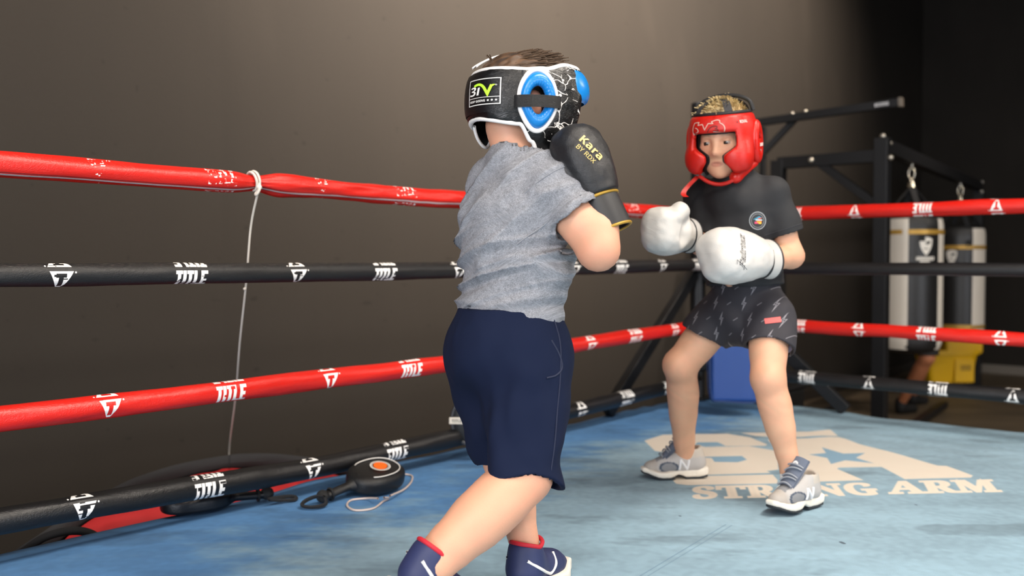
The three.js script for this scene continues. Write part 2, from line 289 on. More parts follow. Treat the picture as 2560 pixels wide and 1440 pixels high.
// rope covers
const ROPE_PERIOD = 0.69;
function ropePrint(base, worn, strip, plain) {
  return paint(2048, 512, (c, w, h) => {
    c.fillStyle = base; c.fillRect(0, 0, w, h);
    for (let i = 0; i < 900; i++) { c.fillStyle = `rgba(${rnd() < 0.5 ? '255,240,230' : '0,0,0'},${0.02 + 0.03 * rnd()})`; c.fillRect(rnd() * w, rnd() * h, 4 + rnd() * 50, 1 + rnd() * 3); }
    const S = 138;                                                // print height in pixels
    const tri = () => { c.fillStyle = '#f1efec'; c.beginPath(); c.moveTo(-0.62 * S, -0.5 * S); c.lineTo(0.62 * S, -0.5 * S); c.lineTo(0.10 * S, 0.5 * S); c.lineTo(-0.10 * S, 0.5 * S); c.closePath(); c.fill(); c.fillStyle = base; c.fillRect(-0.27 * S, -0.38 * S, 0.54 * S, 0.2 * S); c.fillRect(-0.12 * S, -0.38 * S, 0.24 * S, 0.74 * S); c.fillStyle = '#f1efec'; c.beginPath(); c.arc(0.72 * S, -0.44 * S, 0.05 * S, 0, 7); c.fill(); };
    const word = () => {
      c.fillStyle = '#f1efec'; const g = (x, y, ww, hh) => c.fillRect(x * S, y * S, ww * S, hh * S);
      let x = -1.05;
      const T = (k) => { g(x, -0.5, 0.42, 0.2); g(x + 0.11, -0.5, 0.2, 1 - k); x += 0.45; };
      const I = (k) => { g(x, -0.5, 0.2, 1 - k); x += 0.24; };
      T(0.02); I(0.04); T(0.02); g(x, -0.5, 0.2, 1); g(x, 0.3, 0.42, 0.2); x += 0.45; g(x, -0.5, 0.2, 1); g(x, -0.5, 0.44, 0.2); g(x, -0.1, 0.36, 0.2); g(x, 0.3, 0.44, 0.2);
    };
    if (!plain) for (const [vy, flip] of [[0.5, 0], [0.17, 1], [0.84, 1]]) for (const [ux, f] of [[0.25, tri], [0.75, word]]) {
      c.save(); c.translate(ux * w, vy * h); if (flip) c.rotate(Math.PI); c.transform(1, 0, -0.06, 1, 0, 0); f(); c.restore();
    }
    if (worn) for (let i = 0; i < worn; i++) { c.fillStyle = base; const x = ((i % 2 ? 0.25 : 0.75) + (rnd() - 0.5) * 0.16) * w, y = rnd() * h; c.fillRect(x, y, 6 + rnd() * 60, 3 + rnd() * 22); }
    if (worn === 50) for (let i = 0; i < 2600; i++) { c.fillStyle = `rgba(${120 + rnd() * 40},${108 + rnd() * 34},${92 + rnd() * 30},${0.04 + 0.12 * rnd()})`; const y = (0.1 + 0.24 * (0.5 + 0.5 * (rnd() + rnd() - 1))) * h; c.fillRect(rnd() * w, y, 3 + rnd() * 26, 1 + rnd() * 5); }
    if (strip) { c.fillStyle = plain ? '#0b0b0c' : '#7d1712'; c.fillRect(0, 0.665 * h, w, 8); c.fillStyle = plain ? '#6b6667' : '#a59a9c'; c.fillRect(0, 0.69 * h, w, 14); c.fillStyle = plain ? '#0b0b0c' : '#8d1310'; c.fillRect(0, 0.72 * h, w, 8); }
  }, true);
}
const ropeMat = (base, worn, strip, rough, plain) => phys(0xffffff, rough, { map: ropePrint(base, worn, strip, plain), bumpMap: rep(leather, 3, 1), bumpScale: 0.0005 });
const redWorn = ropeMat('#c31a10', 1000, true, 0.36), redFresh = ropeMat('#c81b11', 14, false, 0.36), blackRope = ropeMat('#111113', 60, false, 0.4), blackWorn = ropeMat('#111113', 50, false, 0.5), blackPlain = ropeMat('#111113', 0, true, 0.45, true);
// run: [axis along, start, end], rest: the other coordinate, height(s), radius(s, theta)
function ropeGeo(along, s0, s1, rest, height, radius, turn, shift, period = ROPE_PERIOD) {
  const nu = Math.round(Math.abs(s1 - s0) / 0.014), nv = 28;
  return gridGeo(nu, nv, (u, v) => {
    const s = s0 + (s1 - s0) * u, th = (v - 0.5) * Math.PI * 2, r = radius(s, th), y = height(s), o = Math.cos(th) * r, h = Math.sin(th) * r;
    return along === 'z' ? [rest + o, y + h, -s] : [s, y + h, -rest + o];
  }, (u, v) => [(s0 + (s1 - s0) * u) / period + shift, v + turn(s0 + (s1 - s0) * u)]);
}
const dent = (s, th, k, amp = 0.0035) => amp * fbm(s * 5 + k, Math.cos(th) * 1.2 + k, Math.sin(th) * 1.2, 3);
// ropes along the wall, s = distance along the wall; shift puts the printed marks where they stand
const ropesLeft = [
  ['top', 'worn red', 0.992, redWorn, (s, th) => { const k = Math.exp(-(((s - 1.512) / 0.05) ** 2)); return (0.0315 + dent(s, th, 1, s > 1.5 ? 0.012 * Math.exp(-(s - 1.5) * 1.1) + 0.003 : 0.003)) * (1 - 0.42 * k) + 0.0035 * k * Math.sin(th * 11) + (s > 1.6 ? 0.004 * Math.cos(th + 1.9) * smooth(1.6, 2.1, s) : 0); }, (s) => -0.06 - 0.03 * smooth(1.5, 2.3, s), 0.733, (s) => -0.012 * Math.sin((s + 0.6) / 4.8 * Math.PI)],
  ['second', 'black', 0.738, blackWorn, (s, th) => 0.0292 + dent(s, th, 2), (s) => 0.08 + 0.008 * Math.sin(s * 2), 0.868, (s) => -0.016 * Math.sin((s + 0.6) / 4.8 * Math.PI)],
  ['third', 'red', 0.39, redFresh, (s, th) => 0.0305 + dent(s, th, 3, 0.0045), (s) => 0.03 + 0.10 * smooth(2.3, 3.4, s), 0.70, (s) => 0.034 * smooth(2.2, 4.2, s)],
  ['lowest', 'black', 0.123, blackRope, (s, th) => 0.034 + dent(s, th, 4, 0.005), (s) => 0.045 + 0.12 * smooth(2.3, 3.2, s), 0.799, (s) => -0.036 * Math.sin(clamp((s + 0.6) / 4.8, 0, 1) * Math.PI) * smooth(0.6, 2, s), -2.39, 0.723],
];
for (const [k, col, y, mat, rad, turn, shift, sag, rx = ROPE_X, period = ROPE_PERIOD] of ropesLeft) {
  const t = thing('ring_rope', `${k === 'top' || k === 'lowest' ? k : k + ' from top'} ring rope running along the wall, ${col} padded cover`, 'ring rope', [rx, CY + y, -2], 'ropes along the wall');
  part('rope_cover', loc(ropeGeo('z', -0.6, 4.12, rx, (s) => CY + y + sag(s), rad, turn, shift, period), t), mat, t);
  part('turnbuckle', loc(merge([rod([rx, CY + y, -4.1], [PX + 0.03, CY + y, PZ + 0.03], 0.016), rbox(0.05, 0.05, 0.16, 0.01).rotateY(0.5).translate((rx + PX) / 2, CY + y, -4.25)]), t), M.steel, t);
}
const ropesRight = [
  ['top', 'red', 0.984, redFresh, (s, th) => 0.031 + 0.0035 * smooth(-0.6, 1.2, s) + dent(s, th, 11, 0.006), () => 0.30, 0.8585],
  ['second', 'black', 0.72, blackPlain, (s, th) => 0.029 + dent(s, th, 12), () => -0.02, 0.3],
  ['third', 'red', 0.44, redFresh, (s, th) => 0.030 + 0.003 * smooth(-0.6, 1.2, s) + dent(s, th, 13, 0.006), (s) => 0.16, 0.819],
  ['lowest', 'black', 0.195, blackRope, (s, th) => 0.031 + 0.004 * smooth(-0.6, 1.2, s) + dent(s, th, 14), () => 0.33, 0.735],
];
ropesRight.forEach(([k, col, y, mat, rad, turn, shift], i) => {
  const sag = (s) => (i === 2 ? -0.03 * smooth(-1.8, 0.6, s) : -0.008 * smooth(-1.5, 1, s));
  const t = thing('ring_rope', `${k === 'top' || k === 'lowest' ? k : k + ' from top'} ring rope in front of the heavy bags, ${col} padded cover`, 'ring rope', [0, CY + y, ROPE_Z], 'ropes in front of the bags');
  part('rope_cover', loc(ropeGeo('x', -2.16, 2.3, -ROPE_Z, (s) => CY + y + sag(s), rad, turn, shift, 0.59), t), mat, t);
  part('turnbuckle', loc(merge([rod([-2.14, CY + y, ROPE_Z], [PX + 0.03, CY + y, PZ + 0.03], 0.016), rbox(0.16, 0.05, 0.05, 0.01).rotateY(0.7).translate(-2.36, CY + y, ROPE_Z - 0.12)]), t), M.steel, t);
});
// far right post, outside the frame, that carries those ropes
cornerPost(2.42, PZ, -1, 1, 'black ring corner post at the end of the ropes in front of the bags');
cornerPost(PX, 0.67, 1, -1, 'black ring corner post at the near end of the ropes along the wall');

// blue corner pad
{
  const o = [-2.054, 0.826, -4.0445], X = nrm([0.80, 0, -0.60]), Z = nrm([0.60, 0, 0.80]);
  const t = thing('corner_pad', 'blue vinyl corner pad hanging between the lower ropes', 'corner pad', [o[0], 0.668, o[2]]);
  const pm = phys(0x1f4488, 0.4, { bumpMap: rep(leather, 2), bumpScale: 0.0005 });
  const g = (geo) => geo.applyMatrix4(frameMatrix([0, 0, 0], X, [0, 1, 0], Z));
  part('pad', g(rbox(0.235, 0.44, 0.075, 0.025, 0, 0.222, 0, 4)), pm, t);
  part('piping', g(merge([-1, 1].map((s) => tube([[-0.1, 0.01, s * 0.034], [0.1, 0.01, s * 0.034], [0.113, 0.03, s * 0.034], [0.113, 0.42, s * 0.034], [0.1, 0.436, s * 0.034], [-0.1, 0.436, s * 0.034], [-0.113, 0.42, s * 0.034], [-0.113, 0.03, s * 0.034], [-0.1, 0.01, s * 0.034]], 0.004, 60, 6)))), std(0x1a3566, 0.5), t);
  part('strap', g(merge([0.1, 0.34].map((y) => rbox(0.20, 0.03, 0.10, 0.004, 0, y, -0.03)))), M.blackFabric, t);
}
// cord tied round the top rope
{
  const k = [ROPE_X, CY + 0.98, -1.512], t = thing('cord', 'thin white cord knotted around the top red rope', 'cord', k);
  const cm = std(0xc9c2b8, 0.8), L2 = (p) => sub(p, k);
  part('knot', merge([tube([0, 1, 2, 3, 4, 5, 6, 7].map((i) => { const a = i / 8 * Math.PI * 2; return [Math.cos(a) * 0.025, Math.sin(a) * 0.027 + 0.008, 0.004 * Math.sin(a)]; }), 0.0042, 40, 8, true), tube([0, 1, 2, 3, 4, 5, 6, 7].map((i) => { const a = i / 8 * Math.PI * 2; return [Math.cos(a) * 0.024 + 0.002, Math.sin(a) * 0.026 + 0.006, 0.010 + 0.006 * Math.sin(a)]; }), 0.0038, 40, 8, true), tube([[0.024, 0.0, 0], [0.032, -0.02, 0.006], [0.024, -0.034, 0.01], [0.014, -0.03, 0.006], [0.02, -0.018, 0]], 0.004, 24, 8), new THREE.SphereGeometry(0.008, 12, 8).translate(0.026, -0.012, 0.002)]), cm, t);
  part('line', tube([[0.02, -0.03, 0.004], L2([-2.3155, 1.4652, -1.5229]), L2([-2.3752, 1.3002, -1.544]), L2([-2.5089, 1.1087, -1.606]), L2([-2.6911, 0.9163, -1.7054]), L2([-3.16, 0.606, -1.9698]), L2([-3.19, 0.5038, -1.984])], 0.0032, 80, 8), cm, t);
  part('loose_knot', new THREE.SphereGeometry(0.005, 10, 8).translate(...L2([-2.3871, 1.2736, -1.5459])), cm, t);
}

// ---------------------------------------------------------------- things lying by the ropes
function paddle(name, label, head, knob, hw, hl, th, mat, opts) {
  const base = [head[0], head[1] + (opts.tilt ? 0.021 : 0.005), head[2]], t = thing(name, label, 'target paddle', base, 'striking paddles by the ropes');
  const d = nrm(sub(head, knob)), s = nrm(crs(nrm(add([0, 1, 0], [1, 0, 0.35], opts.tilt || 0)), d)), u = crs(d, s), mtx = frameMatrix([0, 0, 0], d, u, s.map((x) => -x)), L = len(sub(head, knob));
  const place = (g) => g.applyMatrix4(mtx);
  // padded head: rounded outline with a soft edge
  const prof = (a) => { const c = Math.cos(a), q = Math.sin(a); return [Math.sign(c) * Math.abs(c) ** 0.86 * hl * (c < 0 ? 1.05 : 1), Math.sign(q) * Math.abs(q) ** 0.86 * hw]; };
  part('head', place(gridGeo(64, 24, (i, j) => { const [x, z] = prof(i * Math.PI * 2), b = -Math.PI / 2 + j * Math.PI, k = Math.abs(Math.cos(b)) ** 0.38, y = Math.sign(Math.sin(b)) * Math.abs(Math.sin(b)) ** 0.55; return [x * k, th / 2 + y * th / 2 * (0.92 + 0.08 * k), -z * k]; }, null, true)), mat, t);
  const neck = gridGeo(24, 20, (i, j) => { const a = i * Math.PI * 2, x = -hl * 0.8 - j * (L - hl * 0.8), r = 0.016 + 0.022 * Math.pow(1 - smooth(0, 0.35, j), 1.4), y = th / 2 * (1 - j) + 0.017 * j; return [x, y + Math.cos(a) * r * 0.8, -Math.sin(a) * r]; }, null, true);
  part('handle', place(neck), mat, t);
  part('knob', place(merge([new THREE.SphereGeometry(0.021, 20, 14).scale(1.0, 0.95, 1).translate(-L, 0.02, 0), new THREE.TorusGeometry(0.018, 0.004, 8, 24).rotateY(Math.PI / 2).translate(-L + 0.028, 0.019, 0)])), M.blackVinyl, t);
  part('wrist_loop', loc(merge([tube(opts.loop, 0.004, 60, 8), tube(opts.loop.map((p) => add(p, [0, 0.004, 0.004])), 0.004, 60, 8)]), t), M.blackFabric, t);
  if (opts.target) {
    const y = th + 0.0035;
    part('target_mark', place(merge([[0.030, 0.034], [0.026, 0.0282]].map(([a, b]) => new THREE.RingGeometry(a, b, 40).rotateX(-Math.PI / 2).translate(0.012, y, 0)))), std(0xc9c6c1, 0.5), t, 'pale rings around the orange spot');
    part('target_spot', place(new THREE.CylinderGeometry(0.0225, 0.0225, 0.003, 36).translate(0.012, y, 0)), std(0xe8600f, 0.5), t, 'orange spot');
    const pts = []; for (let i = 0; i <= 28; i++) { const a = -2.25 + 4.5 * i / 28, [x, z] = prof(a); pts.push([x * 0.78, th + 0.001, z * 0.78]); }
    part('trim_line', place(tube(pts, 0.002, 80, 6)), std(0xc9c6c1, 0.5), t, 'pale curved trim line');
    part('cord', loc(merge([tube(opts.cord1, 0.0034, 60, 8), tube(opts.cord2, 0.0034, 80, 8)]), t), std(0xb9aba4, 0.7), t, 'thin pale elastic cord');
  }
  return t;
}
const paddleMat = phys(0x0f1012, 0.4, { bumpMap: rep(leather, 2), bumpScale: 0.0005 });
paddle('striking_paddle', 'black striking paddle with an orange target spot lying on the canvas', [-2.2744, 0.6, -1.9555], [-2.2797, 0.586, -1.7454], 0.078, 0.098, 0.064, paddleMat, {
  target: true, tilt: 0.26,
  loop: [[-2.2503, 0.63, -1.7323], [-2.2833, 0.626, -1.7241], [-2.3025, 0.614, -1.6991], [-2.282, 0.608, -1.6735], [-2.2423, 0.608, -1.6898], [-2.2374, 0.612, -1.7283], [-2.2432, 0.628, -1.7299]],
  cord1: [[-2.1378, 0.62, -1.8985], [-2.2102, 0.606, -2.0276], [-2.2866, 0.604, -2.1312], [-2.3422, 0.604, -2.1754], [-2.3688, 0.61, -2.1506]],
  cord2: [[-2.1374, 0.62, -1.8734], [-2.159, 0.606, -1.9123], [-2.1544, 0.604, -1.8882], [-2.1123, 0.604, -1.8031], [-2.1354, 0.604, -1.76], [-2.198, 0.604, -1.7771], [-2.2381, 0.604, -1.8288], [-2.2137, 0.606, -1.8652], [-2.1443, 0.62, -1.8549]],
});
paddle('striking_paddle', 'plain black striking paddle lying under the lowest black rope', [-2.5048, 0.6, -1.4439], [-2.4285, 0.604, -1.6462], 0.065, 0.10, 0.05, phys(0x0c0e14, 0.33, { bumpMap: rep(leather, 2), bumpScale: 0.0003 }), {
  loop: [[-2.3853, 0.62, -1.6227], [-2.3845, 0.62, -1.6483], [-2.3867, 0.614, -1.7018], [-2.3814, 0.608, -1.7237], [-2.3676, 0.606, -1.7075], [-2.3783, 0.61, -1.666], [-2.3825, 0.62, -1.6251]],
});
// gear bag with a hooped rim, squeezed between the ring and the wall
{
  const rim = [[-2.68, 0.5215, -0.9746], [-2.76, 0.5467, -1.1081], [-2.86, 0.5886, -1.2946], [-2.95, 0.6129, -1.5123], [-3.02, 0.6157, -1.7302], [-3.08, 0.5942, -1.9667], [-3.12, 0.5339, -2.2557], [-3.12, 0.4545, -2.5504], [-3.12, 0.3901, -2.8577], [-3.12, 0.3394, -3.1474], [-3.12, 0.2827, -3.3779]];
  const base = [-3.0, 0, -2.3], t = thing('gear_bag', 'large slumped gear bag, black hooped rim and red lining, beside the wall', 'bag', base);
  const curve = new THREE.CatmullRomCurve3(rim.map((p) => V(p)), false, 'centripetal'), at = (u) => curve.getPointAt(clamp(u, 0, 1)).toArray();
  part('rim', loc(gridGeo(90, 16, (u, v) => { const p = at(u), a = v * Math.PI * 2, r = 0.025 + 0.005 * noise(u * 14, Math.cos(a) + 3, Math.sin(a)); return [p[0] + Math.cos(a) * r * 0.9, p[1] - 0.012 + Math.sin(a) * r * 1.15, p[2]]; }), t), std(0x222327, 0.85, { bumpMap: rep(weave, 8), bumpScale: 0.0006 }), t);
  part('lining', loc(gridGeo(90, 20, (u, v) => { const p = at(0.06 + u * 0.86), f = 0.014 * fbm(u * 18, v * 3, 5, 3); return [p[0] + 0.025 + (-2.63 - p[0]) * v ** 0.8 + f * (1 - v), p[1] - 0.036 - 0.30 * v * v + f * 1.5, p[2] + 0.04 * v + f]; }), t), std(0x9d1318, 0.7, { side: THREE.DoubleSide, bumpMap: rep(weave, 8), bumpScale: 0.0006 }), t, 'crumpled red lining');
  part('body', loc(gridGeo(90, 12, (u, v) => { const p = at(u), f = 0.02 * fbm(u * 9, v * 3, 9, 3), x = Math.max(-3.53, p[0] - 0.02 - 0.16 * Math.sin(v * 2.2) + f); return [x, (p[1] - 0.03) * (1 - v) + 0.006 * v, p[2] - 0.02 + f]; }), t), std(0x16171a, 0.85, { side: THREE.DoubleSide }), t);
  part('front', loc(gridGeo(60, 8, (u, v) => { const p = at(0.06 + u * 0.86); return [-2.625 + 0.012 * Math.sin(u * 9), (p[1] - 0.365) * (1 - v) + 0.006 * v, p[2] + 0.04]; }), t), std(0x16171a, 0.85, { side: THREE.DoubleSide }), t);
  part('strap', loc(tube([[-2.6, 0.5597, -0.9708], [-2.62, 0.591, -1.0626], [-2.63, 0.5802, -1.1607], [-2.62, 0.5542, -1.1961], [-2.6, 0.5359, -1.0751]], 0.012, 50, 8), t), M.blackFabric, t);
}
// small punch mitt caught on the lowest rope
{
  const o = [-2.3489, 0.7464, -2.4943], t = thing('punch_mitt', 'black punch mitt with a cream tag propped on the lowest black rope', 'punch mitt', o);
  const X = nrm([0.76, 0, -0.65]), Z = nrm([0.65, 0, 0.76]), mt = frameMatrix([0, 0, 0], X, [0, 1, 0], Z);
  part('pad', gridGeo(40, 24, (i, j) => { const a = i * Math.PI * 2, b = -Math.PI / 2 + j * Math.PI, k = Math.cos(b) ** 0.6; return [Math.cos(a) * 0.075 * k, 0.01 + Math.sin(a) * 0.095 * k, Math.sin(b) * 0.032]; }, null, true).applyMatrix4(mt), M.blackVinyl, t);
  part('rim', new THREE.TorusGeometry(0.078, 0.008, 10, 48).scale(0.92, 1.16, 1).translate(0, 0.01, 0.016).applyMatrix4(mt), std(0x2b2c30, 0.5), t);
  part('tag', rbox(0.058, 0.026, 0.006, 0.0025, -0.052, 0.012, 0.034).applyMatrix4(mt), std(0xc8c0b2, 0.6), t, 'cream tag reading TITLE');
  const tp = paint(256, 96, (c, w, h) => { c.clearRect(0, 0, w, h); c.fillStyle = '#1c1b1a'; c.font = 'bold 76px sans-serif'; c.textAlign = 'center'; c.fillText('TITLE', w / 2, 74); });
  part('tag_lettering', new THREE.PlaneGeometry(0.05, 0.019).translate(-0.052, 0.012, 0.0376).applyMatrix4(mt), std(0xffffff, 0.6, { map: tp, transparent: true }), t);
}
// ---------------------------------------------------------------- bag frames
function bolts(t, list, r = 0.013) { for (const p of list) part('bolt', loc(new THREE.SphereGeometry(r, 12, 8).translate(...p), t), M.bolt, t); }
{
  const a = [-3.5474, 2.3941, -6.5186], b = [-2.0956, 2.4506, -6.5556], base = [a[0], 0, a[2]];
  const t = thing('bag_bracket', 'black wall bracket with a long arm and a white sticker near its tip', 'bag bracket', base);
  part('arm', loc(beam(a, b, 0.05, 0.058), t), M.steel, t);
  part('brace', loc(beam([-2.8738, 2.4269, -6.6242], [-3.4925, 1.82, -6.5425], 0.04, 0.045), t), M.steel, t);
  const up = [-3.1185, 2.4103, -6.5846]; part('upright', loc(beam([up[0], up[1] - 0.03, up[2]], [up[0], 0.01, up[2]], 0.04, 0.04), t), M.steel, t);
  part('wall_plate', loc(rbox(0.02, 0.9, 0.14, 0.004, ROOM.x0 + 0.012, 2.0, a[2]), t), M.steel, t);
  part('end_cap', loc(beam(mixp(a, b, 0.995), mixp(a, b, 1.012), 0.056, 0.064), t), std(0x6a6258, 0.5), t);
  part('foot', loc(rbox(0.12, 0.01, 0.12, 0.003, up[0], 0.006, up[2]), t), M.steel, t);
  const st = paint(512, 96, (c, w, h) => { c.fillStyle = '#15161a'; c.fillRect(0, 0, w, h); c.fillStyle = '#8c1713'; c.fillRect(10, 20, 30, 56); c.fillStyle = '#e8e8ea'; c.font = 'bold 72px sans-serif'; c.fillText('TITLE BOXING', 50, 74, 450); });
  const p0 = [-2.37, 2.4464, -6.5701], p1 = [-2.1714, 2.4536, -6.5565], d = nrm(sub(p1, p0)), n = nrm(crs(d, [0, 1, 0])), L = len(sub(p1, p0));
  const front = dot(n, [0.65, 0, 0.76]) > 0 ? n : n.map((x) => -x);
  const mid = mixp(a, b, 0.893);
  part('sticker', loc(new THREE.PlaneGeometry(L, 0.045).applyMatrix4(frameMatrix(add(mid, front, 0.0265), d, crs(front, d), front)), t), std(0xffffff, 0.5, { map: st }), t, 'white lettered sticker reading TITLE BOXING');
  bolts(t, [add(mixp(a, b, 0.47), [0, 0.032, 0]), add(mixp(a, b, 0.54), [0, 0.032, 0])]);
}
const U1 = [-2.1463, 2.1908, -6.3695], U2 = [-2.5453, 2.1361, -10.5109], U3 = [-2.8971, 2.1195, -6.3806];
{
  const t = thing('bag_rack', 'black steel bag rack with a receding top beam and bright bolts', 'bag rack', [U1[0], 0, U1[2]]);
  const at = (p, y) => [p[0], y, p[2]], top = U1[1];
  for (const p of [U1, U2, U3]) {
    const u = part('upright', loc(beam(at(p, p === U1 ? top : top - 0.1), at(p, 0.012), 0.09, 0.09), t), M.steel, t);
    part('foot_plate', loc(rbox(0.2, 0.012, 0.2, 0.003, p[0], 0.006, p[2]), t), M.steel, u);
  }
  const h = top - 0.055;
  part('top_beam', loc(beam(at(U1, h), at(U2, h), 0.085, 0.09), t), M.steel, t);
  const l = top - 0.12;
  part('side_beam', loc(beam(at(U1, l), at(U3, l), 0.07, 0.085), t), M.steel, t);
  part('brace', loc(beam(mixp(at(U1, l), at(U3, l), 0.62), at(U1, l - 0.36), 0.05, 0.055), t), M.steel, t);
  const dirBack = nrm(sub(at(U2, 0), at(U1, 0)));
  part('foot_tube', loc(beam(add(at(U3, 0.06), dirBack, -0.4), add(at(U3, 0.06), dirBack, 1.6), 0.06, 0.06), t), M.steel, t);
  part('foot_tube', loc(beam(add(at(U1, 0.06), dirBack, -0.5), add(at(U1, 0.06), dirBack, 2.4), 0.06, 0.06), t), M.steel, t);
  const n = [0.652 * 0.06, 0, 0.758 * 0.06];
  bolts(t, [add(at(U1, top), [0, 0.012, 0]), add(at(U1, top - 0.035), add(n, dirBack, 0.09)), add(at(U1, top - 0.14), add(n, [0.758, 0, -0.652], 0.03)), add(mixp(at(U1, l), at(U3, l), 0.7), n), add(at(U2, h + 0.04), n), add(at(U2, h - 0.06), n)], 0.02);
}
// heavy bags
function heavyBag(label, px, hook, R, yTop, yBot, whites, bands, marks) {
  const c = hook, t = thing('heavy_bag', label, 'heavy bag', [c[0], yBot, c[2]], 'heavy bags on the rack');
  const H = yTop - yBot, toCam = Math.atan2(-c[2] * -1 * -1, -c[0]);               // angle of the direction back to the viewer
  const back = nrm([-c[0], 0, -c[2]]), right = nrm([-back[2] * -1, 0, back[0] * -1]);
  const dir = (deg) => { const a = deg * Math.PI / 180; return [back[0] * Math.cos(a) + right[0] * Math.sin(a), 0, back[2] * Math.cos(a) + right[2] * Math.sin(a)]; };
  const prof = [[0, 0], [0.55, 0], [0.86, 0.015], [0.97, 0.05], [1, 0.1], [1, 0.9], [0.985, 0.94], [0.93, 0.975], [0.7, 0.995], [0, 1]];
  const rAt = (v) => { for (let i = 1; i < prof.length; i++) if (v <= prof[i][1]) { const [r0, v0] = prof[i - 1], [r1, v1] = prof[i]; return r0 + (r1 - r0) * (v1 > v0 ? (v - v0) / (v1 - v0) : 1); } return 0; };
  const body = new THREE.LatheGeometry(prof.map(([r, v]) => new THREE.Vector2(r * R, v * H)), 48);
  part('body', body, phys(0x1a1a1b, 0.38, { bumpMap: rep(leather, 4, 6), bumpScale: 0.0006 }), t);
  const shell = (a0, a1, v0, v1, off, mat, name, lab) => part(name, gridGeo(20, 24, (i, j) => { const v = v0 + (v1 - v0) * j, d = dir(a0 + (a1 - a0) * i), e = Math.min(1, Math.min(i, 1 - i) * 14), r = rAt(v) * R + off * (0.25 + 0.75 * e); return [d[0] * r, v * H, d[2] * r]; }), mat, t, lab);
  const wm = phys(0xcfc8bd, 0.42, { side: THREE.DoubleSide }), gm = phys(0xb8903f, 0.38, { metalness: 0.35, side: THREE.DoubleSide });
  for (const [a0, a1] of whites) shell(a0, a1, 0.03, 0.96, 0.006, wm, 'white_panel', 'off-white vertical panel');
  for (const v of bands) shell(0, 360, v - 0.016, v + 0.016, 0.011, gm, 'gold_band', 'gold band around the bag');
  if (marks) {
    const tex = paint(512, 512, (q, w, h) => {
      q.clearRect(0, 0, w, h); q.fillStyle = '#dedad2'; q.beginPath(); q.moveTo(110, 60); q.quadraticCurveTo(256, 0, 402, 60); q.quadraticCurveTo(410, 220, 256, 330); q.quadraticCurveTo(102, 220, 110, 60); q.fill();
      q.fillStyle = '#1a1a1b'; q.beginPath(); q.ellipse(300, 120, 60, 26, -0.3, 0, 7); q.fill(); q.fillRect(200, 210, 110, 14);
      q.fillStyle = '#dedad2'; q.save(); q.transform(1, 0, -0.2, 1, 90, 0); q.fillRect(30, 350, 410, 56); q.fillRect(120, 420, 220, 26); q.restore();
      q.fillStyle = '#1a1a1b'; for (let i = 0; i < 9; i++) q.fillRect(70 + i * 44, 352, 9, 52);
    });
    part('emblem', gridGeo(12, 8, (i, j) => { const d = dir(marks[0] - 22 + 44 * i), r = R + 0.003, v = marks[1] + (j - 0.5) * marks[2]; return [d[0] * r, v * H, d[2] * r]; }), std(0xffffff, 0.5, { map: tex, transparent: true, side: THREE.DoubleSide }), t, 'pale shield emblem over a line of lettering');
  }
  const top = [0, hook[1] - yBot - 0.16, 0];
  for (const a of [20, 110, 200, 290]) { const d = dir(a), p = [d[0] * R * 0.9, H * 0.975, d[2] * R * 0.9]; part('strap', merge([beam(p, top, 0.045, 0.006, 0.002, d), beam([d[0] * (R + 0.006), H * 0.8, d[2] * (R + 0.006)], p, 0.045, 0.006, 0.002, d)]), M.blackFabric, t); }
  const y = top[1];
  part('hook', merge([new THREE.TorusGeometry(0.03, 0.008, 10, 28).scale(0.75, 1.5, 1).translate(0, y + 0.09, 0), new THREE.TorusGeometry(0.022, 0.008, 10, 28).rotateY(Math.PI / 2).translate(0, y + 0.03, 0), new THREE.CylinderGeometry(0.02, 0.03, 0.04, 14).translate(0, y + 0.005, 0), rod([0, y + 0.12, 0], [0, y + 0.2, 0], 0.008)]), M.chrome, t);
  return t;
}
{
  const beamAt = (t) => { const p = mixp(U1, U2, t); return [p[0], U1[1] - 0.1, p[2]]; };
  heavyBag('heavy bag with a broad off-white left panel hanging nearest the rack post', 2278, beamAt(0.22), 0.222, 1.712, 0.655, [[-105, -4], [58, 145]], [0.865], [28, 0.73, 0.22]);
  heavyBag('heavy bag with a white right panel, half hidden behind the nearer bag', 2404, beamAt(0.735), 0.215, 1.70, 0.60, [[31, 121], [-149, -59]], [0.80, 0.12], [-18, 0.68, 0.22]);
}
